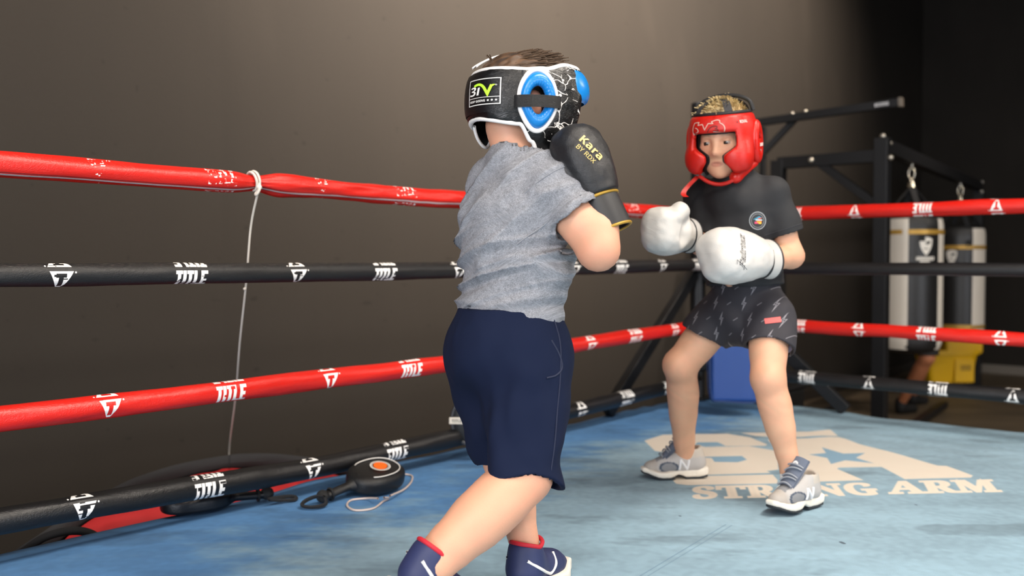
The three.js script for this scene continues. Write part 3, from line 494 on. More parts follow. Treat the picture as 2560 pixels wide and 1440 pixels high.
// mop bucket
{
  const o = [-2.7609, 0, -10.1779], t = thing('mop_bucket', 'yellow wheeled mop bucket with its wringer behind the heavy bags', 'mop bucket', [o[0], 0, o[2]]);
  const ym = phys(0xd8a90c, 0.4), X = nrm([0.758, 0, -0.652]), Z = nrm([0.652, 0, 0.758]), mt = frameMatrix([0, 0, 0], X, [0, 1, 0], Z), g = (q) => q.applyMatrix4(mt);
  const loft = (y0, y1, a, b, r = 0.35) => gridGeo(48, 10, (i, j) => { const an = i * Math.PI * 2, c = Math.cos(an), s = Math.sin(an), k = 0.3, w = a[0] + (b[0] - a[0]) * j, d = a[1] + (b[1] - a[1]) * j; return [Math.sign(c) * Math.abs(c) ** k * w, y0 + (y1 - y0) * j, -Math.sign(s) * Math.abs(s) ** k * d]; }, null, true);
  part('tub', g(merge([loft(0.09, 0.40, [0.22, 0.15], [0.27, 0.19]), loft(0.09, 0.0901, [0.01, 0.01], [0.22, 0.15])])), std(0xd8a90c, 0.4, { side: THREE.DoubleSide }), t);
  part('rim', g(loft(0.385, 0.43, [0.285, 0.205], [0.285, 0.205])), std(0xd8a90c, 0.4, { side: THREE.DoubleSide }), t);
  part('wringer', g(merge([rbox(0.34, 0.30, 0.30, 0.03, 0.11, 0.53, 0), rbox(0.06, 0.16, 0.26, 0.02, 0.30, 0.47, 0)])), ym, t);
  part('front_plate', g(rbox(0.2, 0.24, 0.02, 0.008, 0.11, 0.22, 0.185)), ym, t);
  const lt = paint(256, 160, (c, w, h) => { c.clearRect(0, 0, w, h); c.fillStyle = '#3b3110'; for (let r = 0; r < 3; r++) for (let i = 0; i < 6; i++) c.fillRect(14 + i * 39, 16 + r * 46, 30, 26); });
  part('caution_print', g(new THREE.PlaneGeometry(0.12, 0.07).translate(0.12, 0.25, 0.197)), std(0xffffff, 0.5, { map: lt, transparent: true }), t, 'dark printed caution block');
  for (const [x, z] of [[-0.17, 0.11], [0.17, 0.11], [-0.17, -0.11], [0.17, -0.11]]) part('caster', g(merge([new THREE.CylinderGeometry(0.035, 0.035, 0.028, 20).rotateX(Math.PI / 2).translate(x, 0.035, z), box(0.03, 0.06, 0.04, x, 0.065, z)])), std(0x1c1c1c, 0.6), t);
}
// black storage box and a kettlebell behind the ring corner
{
  const o = [-2.5463, 0.5137, -5.3635], t = thing('plyo_box', 'black box standing behind the ring corner', 'box', [o[0], 0, o[2]]);
  part('body', rbox(0.42, 0.55, 0.4, 0.02, 0, 0.276, 0), M.blackVinyl, t);
  part('lid', rbox(0.44, 0.03, 0.42, 0.01, 0, 0.566, 0), M.steel, t);
}

// ---------------------------------------------------------------- modelling of bodies, clothes and padded gear by distance fields
const AX = [0.7581, 0, -0.6521], AZ = [0.6521, 0, 0.7581];      // two level directions that the figures' shapes are given in
const lev = (a, b, c = 0) => nrm([AX[0] * a + AZ[0] * b, c, AX[2] * a + AZ[2] * b]);
function bone(a, b, rs, flat, k = 1) {       // capsule with radii rs along it, flattened by k in the direction flat
  const ba = sub(b, a), bb = dot(ba, ba) || 1e-9, n = rs.length - 1;
  return (p) => {
    const px = p[0] - a[0], py = p[1] - a[1], pz = p[2] - a[2], t = clamp((px * ba[0] + py * ba[1] + pz * ba[2]) / bb, 0, 1);
    let qx = px - ba[0] * t, qy = py - ba[1] * t, qz = pz - ba[2] * t;
    const f = t * n, i = Math.min(n - 1, Math.floor(f)), w = f - i, r = n ? rs[i] + (rs[i + 1] - rs[i]) * (w * w * (3 - 2 * w)) : rs[0];
    if (flat) { const c = (qx * flat[0] + qy * flat[1] + qz * flat[2]) * (1 / k - 1); qx += flat[0] * c; qy += flat[1] * c; qz += flat[2] * c; return (Math.sqrt(qx * qx + qy * qy + qz * qz) - r) * (k < 1 ? k : 1); }
    return Math.sqrt(qx * qx + qy * qy + qz * qz) - r;
  };
}
const ball = (c, r) => (p) => Math.hypot(p[0] - c[0], p[1] - c[1], p[2] - c[2]) - r;
const ell = (c, r) => (p) => { const x = (p[0] - c[0]) / r[0], y = (p[1] - c[1]) / r[1], z = (p[2] - c[2]) / r[2], k0 = Math.hypot(x, y, z), k1 = Math.hypot(x / r[0], y / r[1], z / r[2]); return k1 < 1e-9 ? -Math.min(...r) : k0 * (k0 - 1) / k1; };
const sup = (c, r, n) => (p) => { const s = Math.pow(Math.abs((p[0] - c[0]) / r[0]) ** n + Math.abs((p[1] - c[1]) / r[1]) ** n + Math.abs((p[2] - c[2]) / r[2]) ** n, 1 / n); return (s - 1) * Math.min(...r) * (s > 1 ? 1 : 1); };
const rb = (c, h, r) => (p) => { const x = Math.abs(p[0] - c[0]) - h[0], y = Math.abs(p[1] - c[1]) - h[1], z = Math.abs(p[2] - c[2]) - h[2]; return Math.hypot(Math.max(x, 0), Math.max(y, 0), Math.max(z, 0)) + Math.min(Math.max(x, y, z), 0) - r; };
const smin = (a, b, k) => { const h = Math.max(k - Math.abs(a - b), 0) / k; return Math.min(a, b) - h * h * k * 0.25; };
const smax = (a, b, k) => -smin(-a, -b, k);
const uni = (k, ...fs) => (p) => { let d = fs[0](p); for (let i = 1; i < fs.length; i++) d = smin(d, fs[i](p), k); return d; };
const cut = (f, o, n, k = 0.004) => (p) => smax(f(p), (p[0] - o[0]) * n[0] + (p[1] - o[1]) * n[1] + (p[2] - o[2]) * n[2], k);   // keeps the side against n
function frame(o, F, up = [0, 1, 0], s = 1) {   // local axes: x = the wearer's left, y = up, z = forward
  const Z = nrm(F), X = nrm(crs(up, Z)), Y = crs(Z, X);
  return { o, X, Y, Z, s, to: (p) => { const q = sub(p, o); return [dot(q, X) / s, dot(q, Y) / s, dot(q, Z) / s]; }, from: (q) => [o[0] + s * (X[0] * q[0] + Y[0] * q[1] + Z[0] * q[2]), o[1] + s * (X[1] * q[0] + Y[1] * q[1] + Z[1] * q[2]), o[2] + s * (X[2] * q[0] + Y[2] * q[1] + Z[2] * q[2])], dir: (q) => [X[0] * q[0] + Y[0] * q[1] + Z[0] * q[2], X[1] * q[0] + Y[1] * q[1] + Z[1] * q[2], X[2] * q[0] + Y[2] * q[1] + Z[2] * q[2]], matrix: new THREE.Matrix4().makeBasis(V(X).multiplyScalar(s), V(Y).multiplyScalar(s), V(Z).multiplyScalar(s)).setPosition(...o) };
}
// surface nets: mesh of f = 0 inside the box lo..hi with cells of h
function nets(f, lo, hi, h, o = {}) {
  const nx = Math.ceil((hi[0] - lo[0]) / h) + 1, ny = Math.ceil((hi[1] - lo[1]) / h) + 1, nz = Math.ceil((hi[2] - lo[2]) / h) + 1, val = new Float32Array(nx * ny * nz), B = 4, far = B * h * 0.87 * 1.7 + 0.012;
  const p = [0, 0, 0];
  for (let bx = 0; bx < nx; bx += B) for (let by = 0; by < ny; by += B) for (let bz = 0; bz < nz; bz += B) {
    p[0] = lo[0] + (bx + 1.5) * h; p[1] = lo[1] + (by + 1.5) * h; p[2] = lo[2] + (bz + 1.5) * h;
    const d = f(p), skip = Math.abs(d) > far;
    for (let x = bx; x < Math.min(bx + B, nx); x++) for (let y = by; y < Math.min(by + B, ny); y++) for (let z = bz; z < Math.min(bz + B, nz); z++) {
      let w = d; if (!skip) { p[0] = lo[0] + x * h; p[1] = lo[1] + y * h; p[2] = lo[2] + z * h; w = f(p); }
      val[(x * ny + y) * nz + z] = w;
    }
  }
  const id = new Int32Array(nx * ny * nz).fill(-1), pos = [], idx = [], at = (x, y, z) => (x * ny + y) * nz + z;
  for (let x = 0; x < nx - 1; x++) for (let y = 0; y < ny - 1; y++) for (let z = 0; z < nz - 1; z++) {
    let neg = 0; for (let c = 0; c < 8; c++) if (val[at(x + (c & 1), y + ((c >> 1) & 1), z + (c >> 2))] < 0) neg++;
    if (neg === 0 || neg === 8) continue;
    let sx = 0, sy = 0, sz = 0, n = 0;
    for (let c = 0; c < 8; c++) for (let a = 0; a < 3; a++) {
      if (c & (1 << a)) continue; const e = c | (1 << a);
      const va = val[at(x + (c & 1), y + ((c >> 1) & 1), z + (c >> 2))], vb = val[at(x + (e & 1), y + ((e >> 1) & 1), z + (e >> 2))];
      if ((va < 0) === (vb < 0)) continue; const t = va / (va - vb);
      sx += (c & 1) + (a === 0 ? t : 0); sy += ((c >> 1) & 1) + (a === 1 ? t : 0); sz += (c >> 2) + (a === 2 ? t : 0); n++;
    }
    id[at(x, y, z)] = pos.length / 3; pos.push(lo[0] + (x + sx / n) * h, lo[1] + (y + sy / n) * h, lo[2] + (z + sz / n) * h);
  }
  const quad = (a, b, c, d, flip) => { if (a < 0 || b < 0 || c < 0 || d < 0) return; if (flip) idx.push(a, c, b, a, d, c); else idx.push(a, b, c, a, c, d); };
  for (let x = 1; x < nx - 1; x++) for (let y = 1; y < ny - 1; y++) for (let z = 1; z < nz - 1; z++) {
    const v0 = val[at(x, y, z)] < 0;
    if (v0 !== val[at(x + 1, y, z)] < 0) quad(id[at(x, y - 1, z - 1)], id[at(x, y, z - 1)], id[at(x, y, z)], id[at(x, y - 1, z)], !v0);
    if (v0 !== val[at(x, y + 1, z)] < 0) quad(id[at(x - 1, y, z - 1)], id[at(x - 1, y, z)], id[at(x, y, z)], id[at(x, y, z - 1)], !v0);
    if (v0 !== val[at(x, y, z + 1)] < 0) quad(id[at(x - 1, y - 1, z)], id[at(x, y - 1, z)], id[at(x, y, z)], id[at(x - 1, y, z)], !v0);
  }
  const cnt = pos.length / 3, nor = new Float32Array(pos.length), uv = new Float32Array(cnt * 2), col = o.col && new Float32Array(cnt * 3), e = h * 0.45;
  for (let i = 0; i < cnt; i++) {
    const q = [pos[i * 3], pos[i * 3 + 1], pos[i * 3 + 2]], a = f([q[0] + e, q[1] - e, q[2] - e]), b = f([q[0] - e, q[1] - e, q[2] + e]), c = f([q[0] - e, q[1] + e, q[2] - e]), d = f([q[0] + e, q[1] + e, q[2] + e]);
    const n = nrm([a - b - c + d, -a - b + c + d, -a + b - c + d]); nor.set(n, i * 3);
    uv.set(o.uv ? o.uv(q, n) : [dot(q, AX) + 0.35 * dot(q, AZ), q[1]], i * 2);
    if (col) col.set(o.col(q, n), i * 3);
  }
  const g = new THREE.BufferGeometry();
  g.setAttribute('position', new THREE.Float32BufferAttribute(pos, 3)); g.setAttribute('normal', new THREE.BufferAttribute(nor, 3)); g.setAttribute('uv', new THREE.BufferAttribute(uv, 2));
  if (col) g.setAttribute('color', new THREE.BufferAttribute(col, 3));
  g.setIndex(idx);
  return g;
}
const bound = (pts, m) => [[0, 1, 2].map((i) => Math.min(...pts.map((p) => p[i])) - m), [0, 1, 2].map((i) => Math.max(...pts.map((p) => p[i])) + m)];
const march = (f, p, d, max = 0.5) => { let t = 0; for (let i = 0; i < 90 && t < max; i++) { const v = f(add(p, d, t)); if (v < 0.0003) break; t += Math.max(v * 0.6, 0.0003); } return add(p, d, t); };
// flat print laid on a surface: rectangle w x h about c, seen along n, with u to its right
function decal(f, c, n, u, w, h, nu = 24, nv = 24, off = 0.0015, reach = 0.08) {
  n = nrm(n); u = nrm(sub(u, n.map((x) => x * dot(u, n)))); const v = crs(n, u);
  return gridGeo(nu, nv, (i, j) => add(march(f, add(add(add(c, u, (i - 0.5) * w), v, (j - 0.5) * h), n, reach), n.map((x) => -x), reach * 2), n, off));
}
const ring3 = (n, f) => Array.from({ length: n }, (_, i) => f(i / n));
const printMat = (tex, r = 0.5) => std(0xffffff, r, { map: tex, transparent: true, side: THREE.DoubleSide });

// ---- skin: a warm base with fine mottling; lips, cheeks, brows, knees and elbows differ in colour
const skinTex = dataTex(512, 512, (u, v) => { const m = 0.95 + 0.02 * tnoise(u, v, 12, 3) + 0.03 * (hash3(u * 512, v * 512, 6) - 0.5), r = 0.02 * tnoise(u, v, 20, 8); return [m + r, m, m]; }, true);
const skinMat = () => phys(0xffffff, 0.55, { map: rep(skinTex, 3), vertexColors: true, sheen: 0.25, sheenColor: new THREE.Color(0xff9a7a), sheenRoughness: 0.5 });
const lin = (hex) => new THREE.Color(hex).toArray();
const mixc = (a, b, t) => [a[0] + (b[0] - a[0]) * t, a[1] + (b[1] - a[1]) * t, a[2] + (b[2] - a[2]) * t];

// ---- a child's head in its own axes (metres, origin between the ears)
function headField() {
  const skull = ell([0, 0.030, -0.012], [0.074, 0.081, 0.094]), face = ell([0, -0.03, 0.028], [0.058, 0.074, 0.062]), jaw = ell([0, -0.062, 0.03], [0.047, 0.042, 0.052]);
  const base = uni(0.03, skull, face, jaw, ball([0.034, -0.024, 0.05], 0.026), ball([-0.034, -0.024, 0.05], 0.026), ball([0, -0.088, 0.066], 0.016), bone([-0.03, 0.024, 0.07], [0.03, 0.024, 0.07], [0.010, 0.013, 0.010]));
  const nose = uni(0.012, bone([0, 0.012, 0.083], [0, -0.026, 0.101], [0.006, 0.0075, 0.0105]), ball([0.009, -0.03, 0.091], 0.0075), ball([-0.009, -0.03, 0.091], 0.0075));
  const lipU = bone([-0.019, -0.056, 0.079], [0.019, -0.056, 0.079], [0.0025, 0.0048, 0.0025]), lipL = bone([-0.016, -0.068, 0.079], [0.016, -0.068, 0.079], [0.0025, 0.0058, 0.0025]), gap = bone([-0.016, -0.0615, 0.092], [0.016, -0.0615, 0.092], [0.002, 0.0042, 0.002]);
  const soc = [1, -1].map((s) => ell([s * 0.031, 0.004, 0.094], [0.018, 0.011, 0.018])), lids = [1, -1].map((s) => { const b = ball([s * 0.031, 0.003, 0.0705], 0.0145); return (p) => Math.max(b(p), 0.0065 - (p[1] + 0.25 * (p[2] - 0.0705)), 0); });
  const ears = [1, -1].map((s) => { const a = ell([s * 0.078, -0.006, -0.006], [0.008, 0.031, 0.020]), c = ell([s * 0.086, -0.004, -0.004], [0.007, 0.019, 0.011]); return (p) => smax(a(p), -c(p), 0.006); });
  return (p) => {
    let d = base(p);
    if (p[2] > 0.04) { d = smax(d, -soc[0](p), 0.012); d = smax(d, -soc[1](p), 0.012); d = smin(d, nose(p), 0.016); d = smin(d, lipU(p), 0.008); d = smin(d, lipL(p), 0.008); d = smax(d, -gap(p), 0.003); for (const s of [1, -1]) { const q = [p[0] - s * 0.031, p[1] - 0.003, p[2] - 0.0705], r = Math.hypot(...q) - 0.0148; d = smin(d, Math.max(r, 0.0032 - q[1]), 0.002); d = smin(d, Math.max(r, q[1] + 0.0062), 0.002); } }
    d = smin(d, Math.min(ears[0](p), ears[1](p)), 0.008);
    return d;
  };
}
const headF = headField();
function headColor(base) {
  const lip = lin(0xa8574e), flush = lin(0xd2836a), brow = lin(0x8a6a50);
  return (q) => {
    let c = base;
    if (q[2] > 0.03) {
      for (const s of [1, -1]) { c = mixc(c, flush, 0.5 * Math.exp(-(((q[0] - s * 0.038) / 0.018) ** 2 + ((q[1] + 0.03) / 0.018) ** 2))); c = mixc(c, brow, 0.75 * Math.exp(-(((q[0] - s * 0.032) / 0.017) ** 4 + ((q[1] - 0.0275 + 0.15 * Math.abs(Math.abs(q[0]) - 0.028)) / 0.0045) ** 2))); }
      c = mixc(c, lip, 0.6 * smooth(1.3, 0.8, Math.hypot(q[0] / 0.018, (q[1] + 0.062) / 0.0085))); c = mixc(c, flush, 0.35 * Math.exp(-((q[0] / 0.012) ** 2 + ((q[1] + 0.03) / 0.012) ** 2)));
    }
    if (Math.abs(q[0]) > 0.073) c = mixc(c, flush, 0.5);
    return c;
  };
}
function eyes(fr, parent, g) {
  for (const s of [1, -1]) {
    const e = part('eye', loc(new THREE.SphereGeometry(0.0128, 20, 14).translate(s * 0.031, 0.0025, 0.0695).applyMatrix4(fr.matrix), g), phys(0xa89c92, 0.25), parent);
    part('iris', loc(new THREE.SphereGeometry(0.0078, 18, 12).scale(1, 1, 0.5).translate(s * 0.031 - 0.002, 0.0005, 0.0790).applyMatrix4(fr.matrix), g), phys(0x2a211b, 0.15), e);
  }
}
// strands of hair that follow a field from roots along a flow
function hairGeo(f, fr, list, r0) {
  const gs = [];
  for (const pts of list) gs.push(new THREE.TubeGeometry(new THREE.CatmullRomCurve3(pts.map((p) => V(fr.from(p)))), 6, r0 * (0.7 + 0.6 * rnd()) * fr.s, 4));
  return merge(gs);
}

// ---- boxing glove in its own axes: y to the knuckles, z the back of the hand, x the thumb side
function gloveField(s) {
  const hand = uni(0.05, ell([0, 0.075, 0.010], [0.060, 0.092, 0.046]), rb([0, 0.128, -0.004], [0.026, 0.018, 0.012], 0.04), bone([0, -0.01, 0], [0, 0.04, 0], [0.043, 0.046]));
  const thumb = uni(0.02, bone([s * 0.047, 0.028, -0.014], [s * 0.062, 0.085, -0.036], [0.022, 0.0235]), bone([s * 0.062, 0.085, -0.036], [s * 0.040, 0.126, -0.046], [0.0235, 0.019]));
  const palm = bone([-s * 0.02, 0.085, -0.072], [s * 0.02, 0.08, -0.07], [0.03, 0.024]);
  const body = (p) => smax(hand(p), -palm(p), 0.02);
  return (p) => smin(body(p), thumb(p), 0.009);
}
function glove(name, parent, g, fr, s, mats, label) {
  const f = gloveField(s), to = (geo) => loc(geo.applyMatrix4(fr.matrix), g);
  const root = part(name, to(nets((p) => smax(f(p) + 0.0012 * noise(p[0] * 60, p[1] * 60, p[2] * 60), -0.006 - p[1], 0.006), [-0.10, -0.06, -0.10], [0.10, 0.19, 0.08], 0.004, { uv: (q) => [q[0] * 4 + q[2] * 2, q[1] * 4] })), mats.hand, parent, label);
  const cl = mats.cuffLength, cuffPts = (r) => [[r, -cl], [r + 0.003, -cl + 0.002], [r + 0.002, -cl / 2], [r, 0.0], [r - 0.003, 0.012], [r - 0.009, 0.012], [r - 0.009, -cl + 0.002], [r, -cl]];
  part('cuff', to(new THREE.LatheGeometry(cuffPts(0.047).map(([r, y]) => new THREE.Vector2(r, y)), 48).scale(1.1, 1, 0.92)), mats.cuff, root);
  for (const [y, r] of mats.rings) part('piping', to(new THREE.TorusGeometry(r, mats.pipeSize, 8, 48).rotateX(Math.PI / 2).scale(1.1, 1, 0.92).translate(0, y, 0)), mats.pipe, root);
  return { root, f: (p) => f(fr.to(p)) * fr.s, fr };
}

// ---------------------------------------------------------------- boxer in the grey shirt
{
  const base = [-1.3328, 0.6, -1.5084], G = thing('person', 'boxer in grey shirt and navy shorts, seen from behind, guarding with black gloves', 'person', base);
  const L = (geo) => loc(geo, G);
  const Ft = lev(0.6, -0.8), RT = lev(0.8, 0.6);
  const pel = [-1.3524, 1.1781, -1.5611], wai = [-1.3393, 1.3012, -1.5641], che = [-1.3336, 1.4411, -1.5615], nek = [-1.3297, 1.5852, -1.5707], hed = [-1.3441, 1.7083, -1.5963];
  const rSh = [-1.2349, 1.5274, -1.5641], rEl = [-1.122, 1.3837, -1.5828], rWr = [-1.1233, 1.4542, -1.6109];
  const lSh = [-1.4229, 1.5303, -1.5939], lEl = [-1.4713, 1.3701, -1.7569], lWr = [-1.3957, 1.4891, -1.7872];
  const rHip = [-1.2919, 1.1549, -1.5594], lHip = [-1.4201, 1.1468, -1.5543], rKn = [-1.2549, 0.8926, -1.5014], rAn = [-1.3191, 0.7391, -1.2749], lKn = [-1.3962, 0.9108, -1.5917], lAn = [-1.3188, 0.6766, -1.5894];
  const H = frame(hed, lev(0.9, -0.43, -0.03), [0, 1, 0], 1.02);
  // ---- body
  const base0 = lin(0xd9a184), warm = lin(0xcf8468);
  const neckF = bone(add(nek, [0, -0.03, 0]), H.from([0, -0.045, -0.03]), [0.058, 0.05, 0.054]);
  const torso = uni(0.05, bone(pel, wai, [0.098, 0.088], Ft, 0.74), bone(wai, che, [0.088, 0.096], Ft, 0.72), bone(che, add(nek, [0, -0.07, 0]), [0.096, 0.06], Ft, 0.7), bone(lSh, rSh, [0.036, 0.04, 0.036]));
  const armR = uni(0.022, bone(rSh, rEl, [0.050, 0.048, 0.041]), bone(rEl, rWr, [0.040, 0.039, 0.031]), ball(add(rEl, [0.004, -0.006, 0]), 0.036)), armL = uni(0.02, bone(lSh, lEl, [0.050, 0.046, 0.038]), bone(lEl, lWr, [0.040, 0.04, 0.030]));
  const legR = uni(0.02, bone(rHip, rKn, [0.07, 0.062, 0.056]), bone(rKn, rAn, [0.058, 0.064, 0.062, 0.052, 0.043]), bone(add(mixp(rKn, rAn, 0.15), lev(-0.2, 0.1, -0.6), 0.02), mixp(rKn, rAn, 0.55), [0.034, 0.048, 0.034]));
  const legL = uni(0.02, bone(lHip, lKn, [0.07, 0.06, 0.05]), bone(lKn, lAn, [0.050, 0.052, 0.048, 0.037, 0.031]));
  const footL = bone(lAn, add(lAn, [0, -0.03, 0]), [0.031, 0.025]), footR = bone(rAn, add(rAn, sub(rAn, rKn), 0.06), [0.043, 0.034]);
  const bodyF = (p) => Math.min(smin(smin(torso(p), neckF(p), 0.03), Math.min(armR(p), armL(p)), 0.015), smin(Math.min(legR(p), legL(p)), Math.min(footL(p), footR(p)), 0.02));
  const pts = [pel, wai, che, nek, rSh, rEl, rWr, lSh, lEl, lWr, rHip, lHip, rKn, rAn, lKn, lAn];
  const knee = (p, k, r) => Math.exp(-(len(sub(p, k)) ** 2) / (r * r));
  const bodyG = nets(bodyF, ...bound(pts, 0.14), 0.011, { uv: (q) => [dot(q, AX) + dot(q, AZ) * 0.4, q[1]], col: (q) => mixc(base0, warm, 0.45 * Math.min(1, knee(q, rEl, 0.06) + knee(q, rKn, 0.07) + knee(q, lKn, 0.06))) });
  const hc = headColor(base0), headG = nets((p) => headF(H.to(p)) * H.s, ...bound([hed], 0.15), 0.004, { col: (q) => hc(H.to(q)) });
  const whole = mergeGeometries([bodyG, headG]);
  const body = part('body', L(whole), skinMat(), G);
  eyes(H, body, G);
  // ---- T-shirt
  const hemO = [-1.3494, 1.2188, -1.5521], hemN = nrm(add([0, -1, 0], AX, -0.22));
  const slO = [-1.1723, 1.4476, -1.5751], slN = nrm(sub(rEl, rSh)), lslO = mixp(lSh, lEl, 0.5), lslN = nrm(sub(lEl, lSh));
  const sh = uni(0.055, bone(add(pel, [0, 0.03, 0]), wai, [0.126, 0.113], Ft, 0.84), bone(wai, che, [0.113, 0.122], Ft, 0.80), bone(che, add(nek, [0, -0.055, 0]), [0.122, 0.084], Ft, 0.76), bone(add(lSh, [0, 0.004, 0]), add(rSh, [0, 0.004, 0]), [0.054, 0.064, 0.056]), bone(add(nek, [0, -0.05, 0]), add(nek, [0, -0.002, 0]), [0.072, 0.062]));
  const slR = bone(add(rSh, [0, 0.004, 0]), add(rSh, sub(rEl, rSh), 0.9), [0.057, 0.062, 0.066, 0.064]), slL = bone(lSh, add(lSh, sub(lEl, lSh), 0.8), [0.05, 0.056, 0.06]);
  const ridge = (x) => 1 - 2 * Math.abs(x);
  const fold = (p) => {
    const s = dot(sub(p, che), RT), f = dot(sub(p, che), Ft), y = p[1] - hemO[1], low = smooth(0.27, 0.12, y), mid = smooth(0.06, 0.16, y) * smooth(0.36, 0.22, y);
    const w = 0.5 * noise(s * 5 + 3, y * 6, f * 5);
    let d = 0.012 * low * smooth(0.015, 0.05, y) * ridge(noise(s * 2.8 + w, (y - 0.26 * s + 0.03 * w) * 33, 3)) + 0.006 * low * ridge(noise(s * 4 + 7, (y - 0.4 * s) * 52 + w * 2, 9));
    d += 0.012 * mid * ridge(noise((s + 0.75 * y) * 7 + w, (y - 0.8 * s) * 22 + w, 5)) + 0.005 * noise((s * 0.7 + y) * 16, (y * 0.7 - s) * 9 + w, 8);
    d += 0.011 * (ridge(noise((s * 0.8 - y) * 15 + 2, (y + s) * 4, 14)) - 0.4) * smooth(0.2, 0.3, y) * smooth(0.47, 0.36, y) - 0.004;
    d *= 0.8 * smooth(-0.005, 0.05, y);
    d += 0.0014 * noise(p[0] * 40, p[1] * 40, p[2] * 40);
    return d;
  };
  const th = 0.008;
  const outF = (p) => smin(smin(cut(sh, hemO, hemN)(p), Math.max(slR(p), dot(sub(p, slO), slN)), 0.03), Math.max(slL(p), dot(sub(p, lslO), lslN)), 0.055) - fold(p) * 1.0;
  const throat = bone(add(nek, [0, -0.06, 0]), add(nek, [0, 0.06, 0]), [0.06, 0.057]);
  const shirtF = (p) => {
    const o = outF(p); if (o > 0.02) return o;
    let q = 1; const f = fold(p), b = dot(sub(p, slO), slN), c = dot(sub(p, lslO), lslN);
    if (dot(sub(p, hemO), hemN) > -0.03) q = sh(p) - f + 0.009;
    if (b > -0.035 && len(sub(p, slO)) < 0.12) q = Math.min(q, slR(p) - f + 0.009);
    if (c > -0.03 && len(sub(p, lslO)) < 0.11) q = Math.min(q, slL(p) - f + 0.009);
    if (p[1] > nek[1] - 0.022) q = Math.min(q, throat(p));
    return Math.max(o, -q);
  };
  const heather = dataTex(512, 512, (u, v) => { const m = 0.80 + 0.13 * tnoise(u, v * 1, 150, 2) + 0.12 * (hash3(u * 512 / 3, v * 512, 3) - 0.5) + 0.05 * tnoise(u, v, 30, 6); return [m, m, m * 1.01]; }, true);
  const greyCloth = std(0xa2a4aa, 0.95, { map: rep(heather, 5), bumpMap: rep(weave, 10), bumpScale: 0.0004 });
  const shirt = part('shirt', L(nets(shirtF, ...bound([pel, wai, che, nek, rSh, lSh, slO, lslO], 0.15), 0.0052)), greyCloth, G, 'heather grey short-sleeved shirt');
  const seam = (list, r, name, par, m) => part(name, L(tube(list, r, 60, 6)), m, par);
  seam(ring3(12, (t) => { const d = nrm(sub(rEl, rSh)), o = mixp(rSh, rEl, 0.04), a = t * 5.4 - 1.4, u = nrm(crs([0, 1, 0], d)), v = crs(d, u), q = add(add([0, 0, 0], u, Math.cos(a)), v, Math.sin(a)); return march(shirtF, add(o, q, 0.16), q.map((x) => -x), 0.16); }), 0.0013, 'shoulder_seam', shirt, std(0x7d7f85, 0.9));
  seam(ring3(20, (t) => { const d = slN, o = add(slO, d, -0.02), a = t * 6.0 - 1, u = nrm(crs([0, 1, 0], d)), v = crs(d, u), q = add(add([0, 0, 0], u, Math.cos(a)), v, Math.sin(a)); return march(outF, add(o, q, 0.16), q.map((x) => -x), 0.16); }), 0.0011, 'sleeve_hem', shirt, std(0x8a8c92, 0.9));
  part('collar', L(tube(ring3(24, (t) => { const a = t * Math.PI * 2, q = [Math.cos(a), 0.10 * Math.cos(a - 0.9), Math.sin(a)]; return add(add(nek, [0, -0.008, 0]), q, 0.0615); }), 0.0062, 90, 8, true)), greyCloth, shirt);
  // ---- shorts
  const navy = phys(0x121a31, 0.9, { specularIntensity: 0.3, bumpMap: rep(weave, 14), bumpScale: 0.0004 });
  const rHemO = [-1.2521, 0.884, -1.5035], lHemO = [-1.4008, 0.8835, -1.5603], rD = nrm(sub(rKn, rHip)), lD = nrm(sub(lKn, lHip));
  const rEnd = add(rHip, rD, 0.34), lEnd = add(lHip, lD, 0.32);
  const tR = bone(rHip, rEnd, [0.098, 0.093, 0.084, 0.080]), tL = bone(lHip, lEnd, [0.096, 0.088, 0.077, 0.072]), hip = bone(add(pel, [0, -0.03, 0]), add(pel, [0, 0.07, 0]), [0.128, 0.118], Ft, 0.9), seat = ball(add(add(pel, Ft, -0.045), [0, -0.02, 0]), 0.10);
  const rN = nrm(add(rD, AX, -0.1)), lN = lD;
  const sfold = (p) => { const s = dot(sub(p, pel), RT), y = p[1] - pel[1], w = noise(s * 6, y * 5, 3); return 0.013 * smooth(-0.04, -0.15, y) * noise((s + y * 0.25) * 12 + w, y * 6 + w * 0.8, dot(p, Ft) * 6) + 0.010 * smooth(0, -0.1, y) * noise((s - y) * 12, (s + y) * 6 + w, 7) + 0.002 * noise(p[0] * 35, p[1] * 20, p[2] * 35); };
  const hipU = uni(0.05, hip, seat);
  const shoOut = (p) => { const f = sfold(p); return smin(smin(hipU(p), Math.max(tR(p), dot(sub(p, rHemO), rN)), 0.035), Math.max(tL(p), dot(sub(p, lHemO), lN)), 0.035) - f; };
  const shoIn = (p) => Math.min(tR(p), tL(p)) - sfold(p) + 0.013;
  const shortsF = (p) => { const o = Math.max(shoOut(p), p[1] - (pel[1] + 0.075)); return o > 0.02 || (dot(sub(p, rHemO), rN) < -0.05 && dot(sub(p, lHemO), lN) < -0.05) ? o : Math.max(o, -shoIn(p)); };
  const shorts = part('shorts', L(nets(shortsF, ...bound([pel, rHip, lHip, rEnd, lEnd], 0.15), 0.0058)), navy, G, 'navy blue knee-length shorts');
  const trim = std(0x141c36, 0.8);
  seam([0, 0.2, 0.4, 0.6, 0.8, 1].map((t) => { const c = mixp(add(rHip, [0, 0.10, 0]), add(rHip, rD, 0.27), t), d = lev(0.78, 0.62); return march(shoOut, add(c, d, 0.2), d.map((x) => -x), 0.2); }), 0.0016, 'side_seam', shorts, trim);
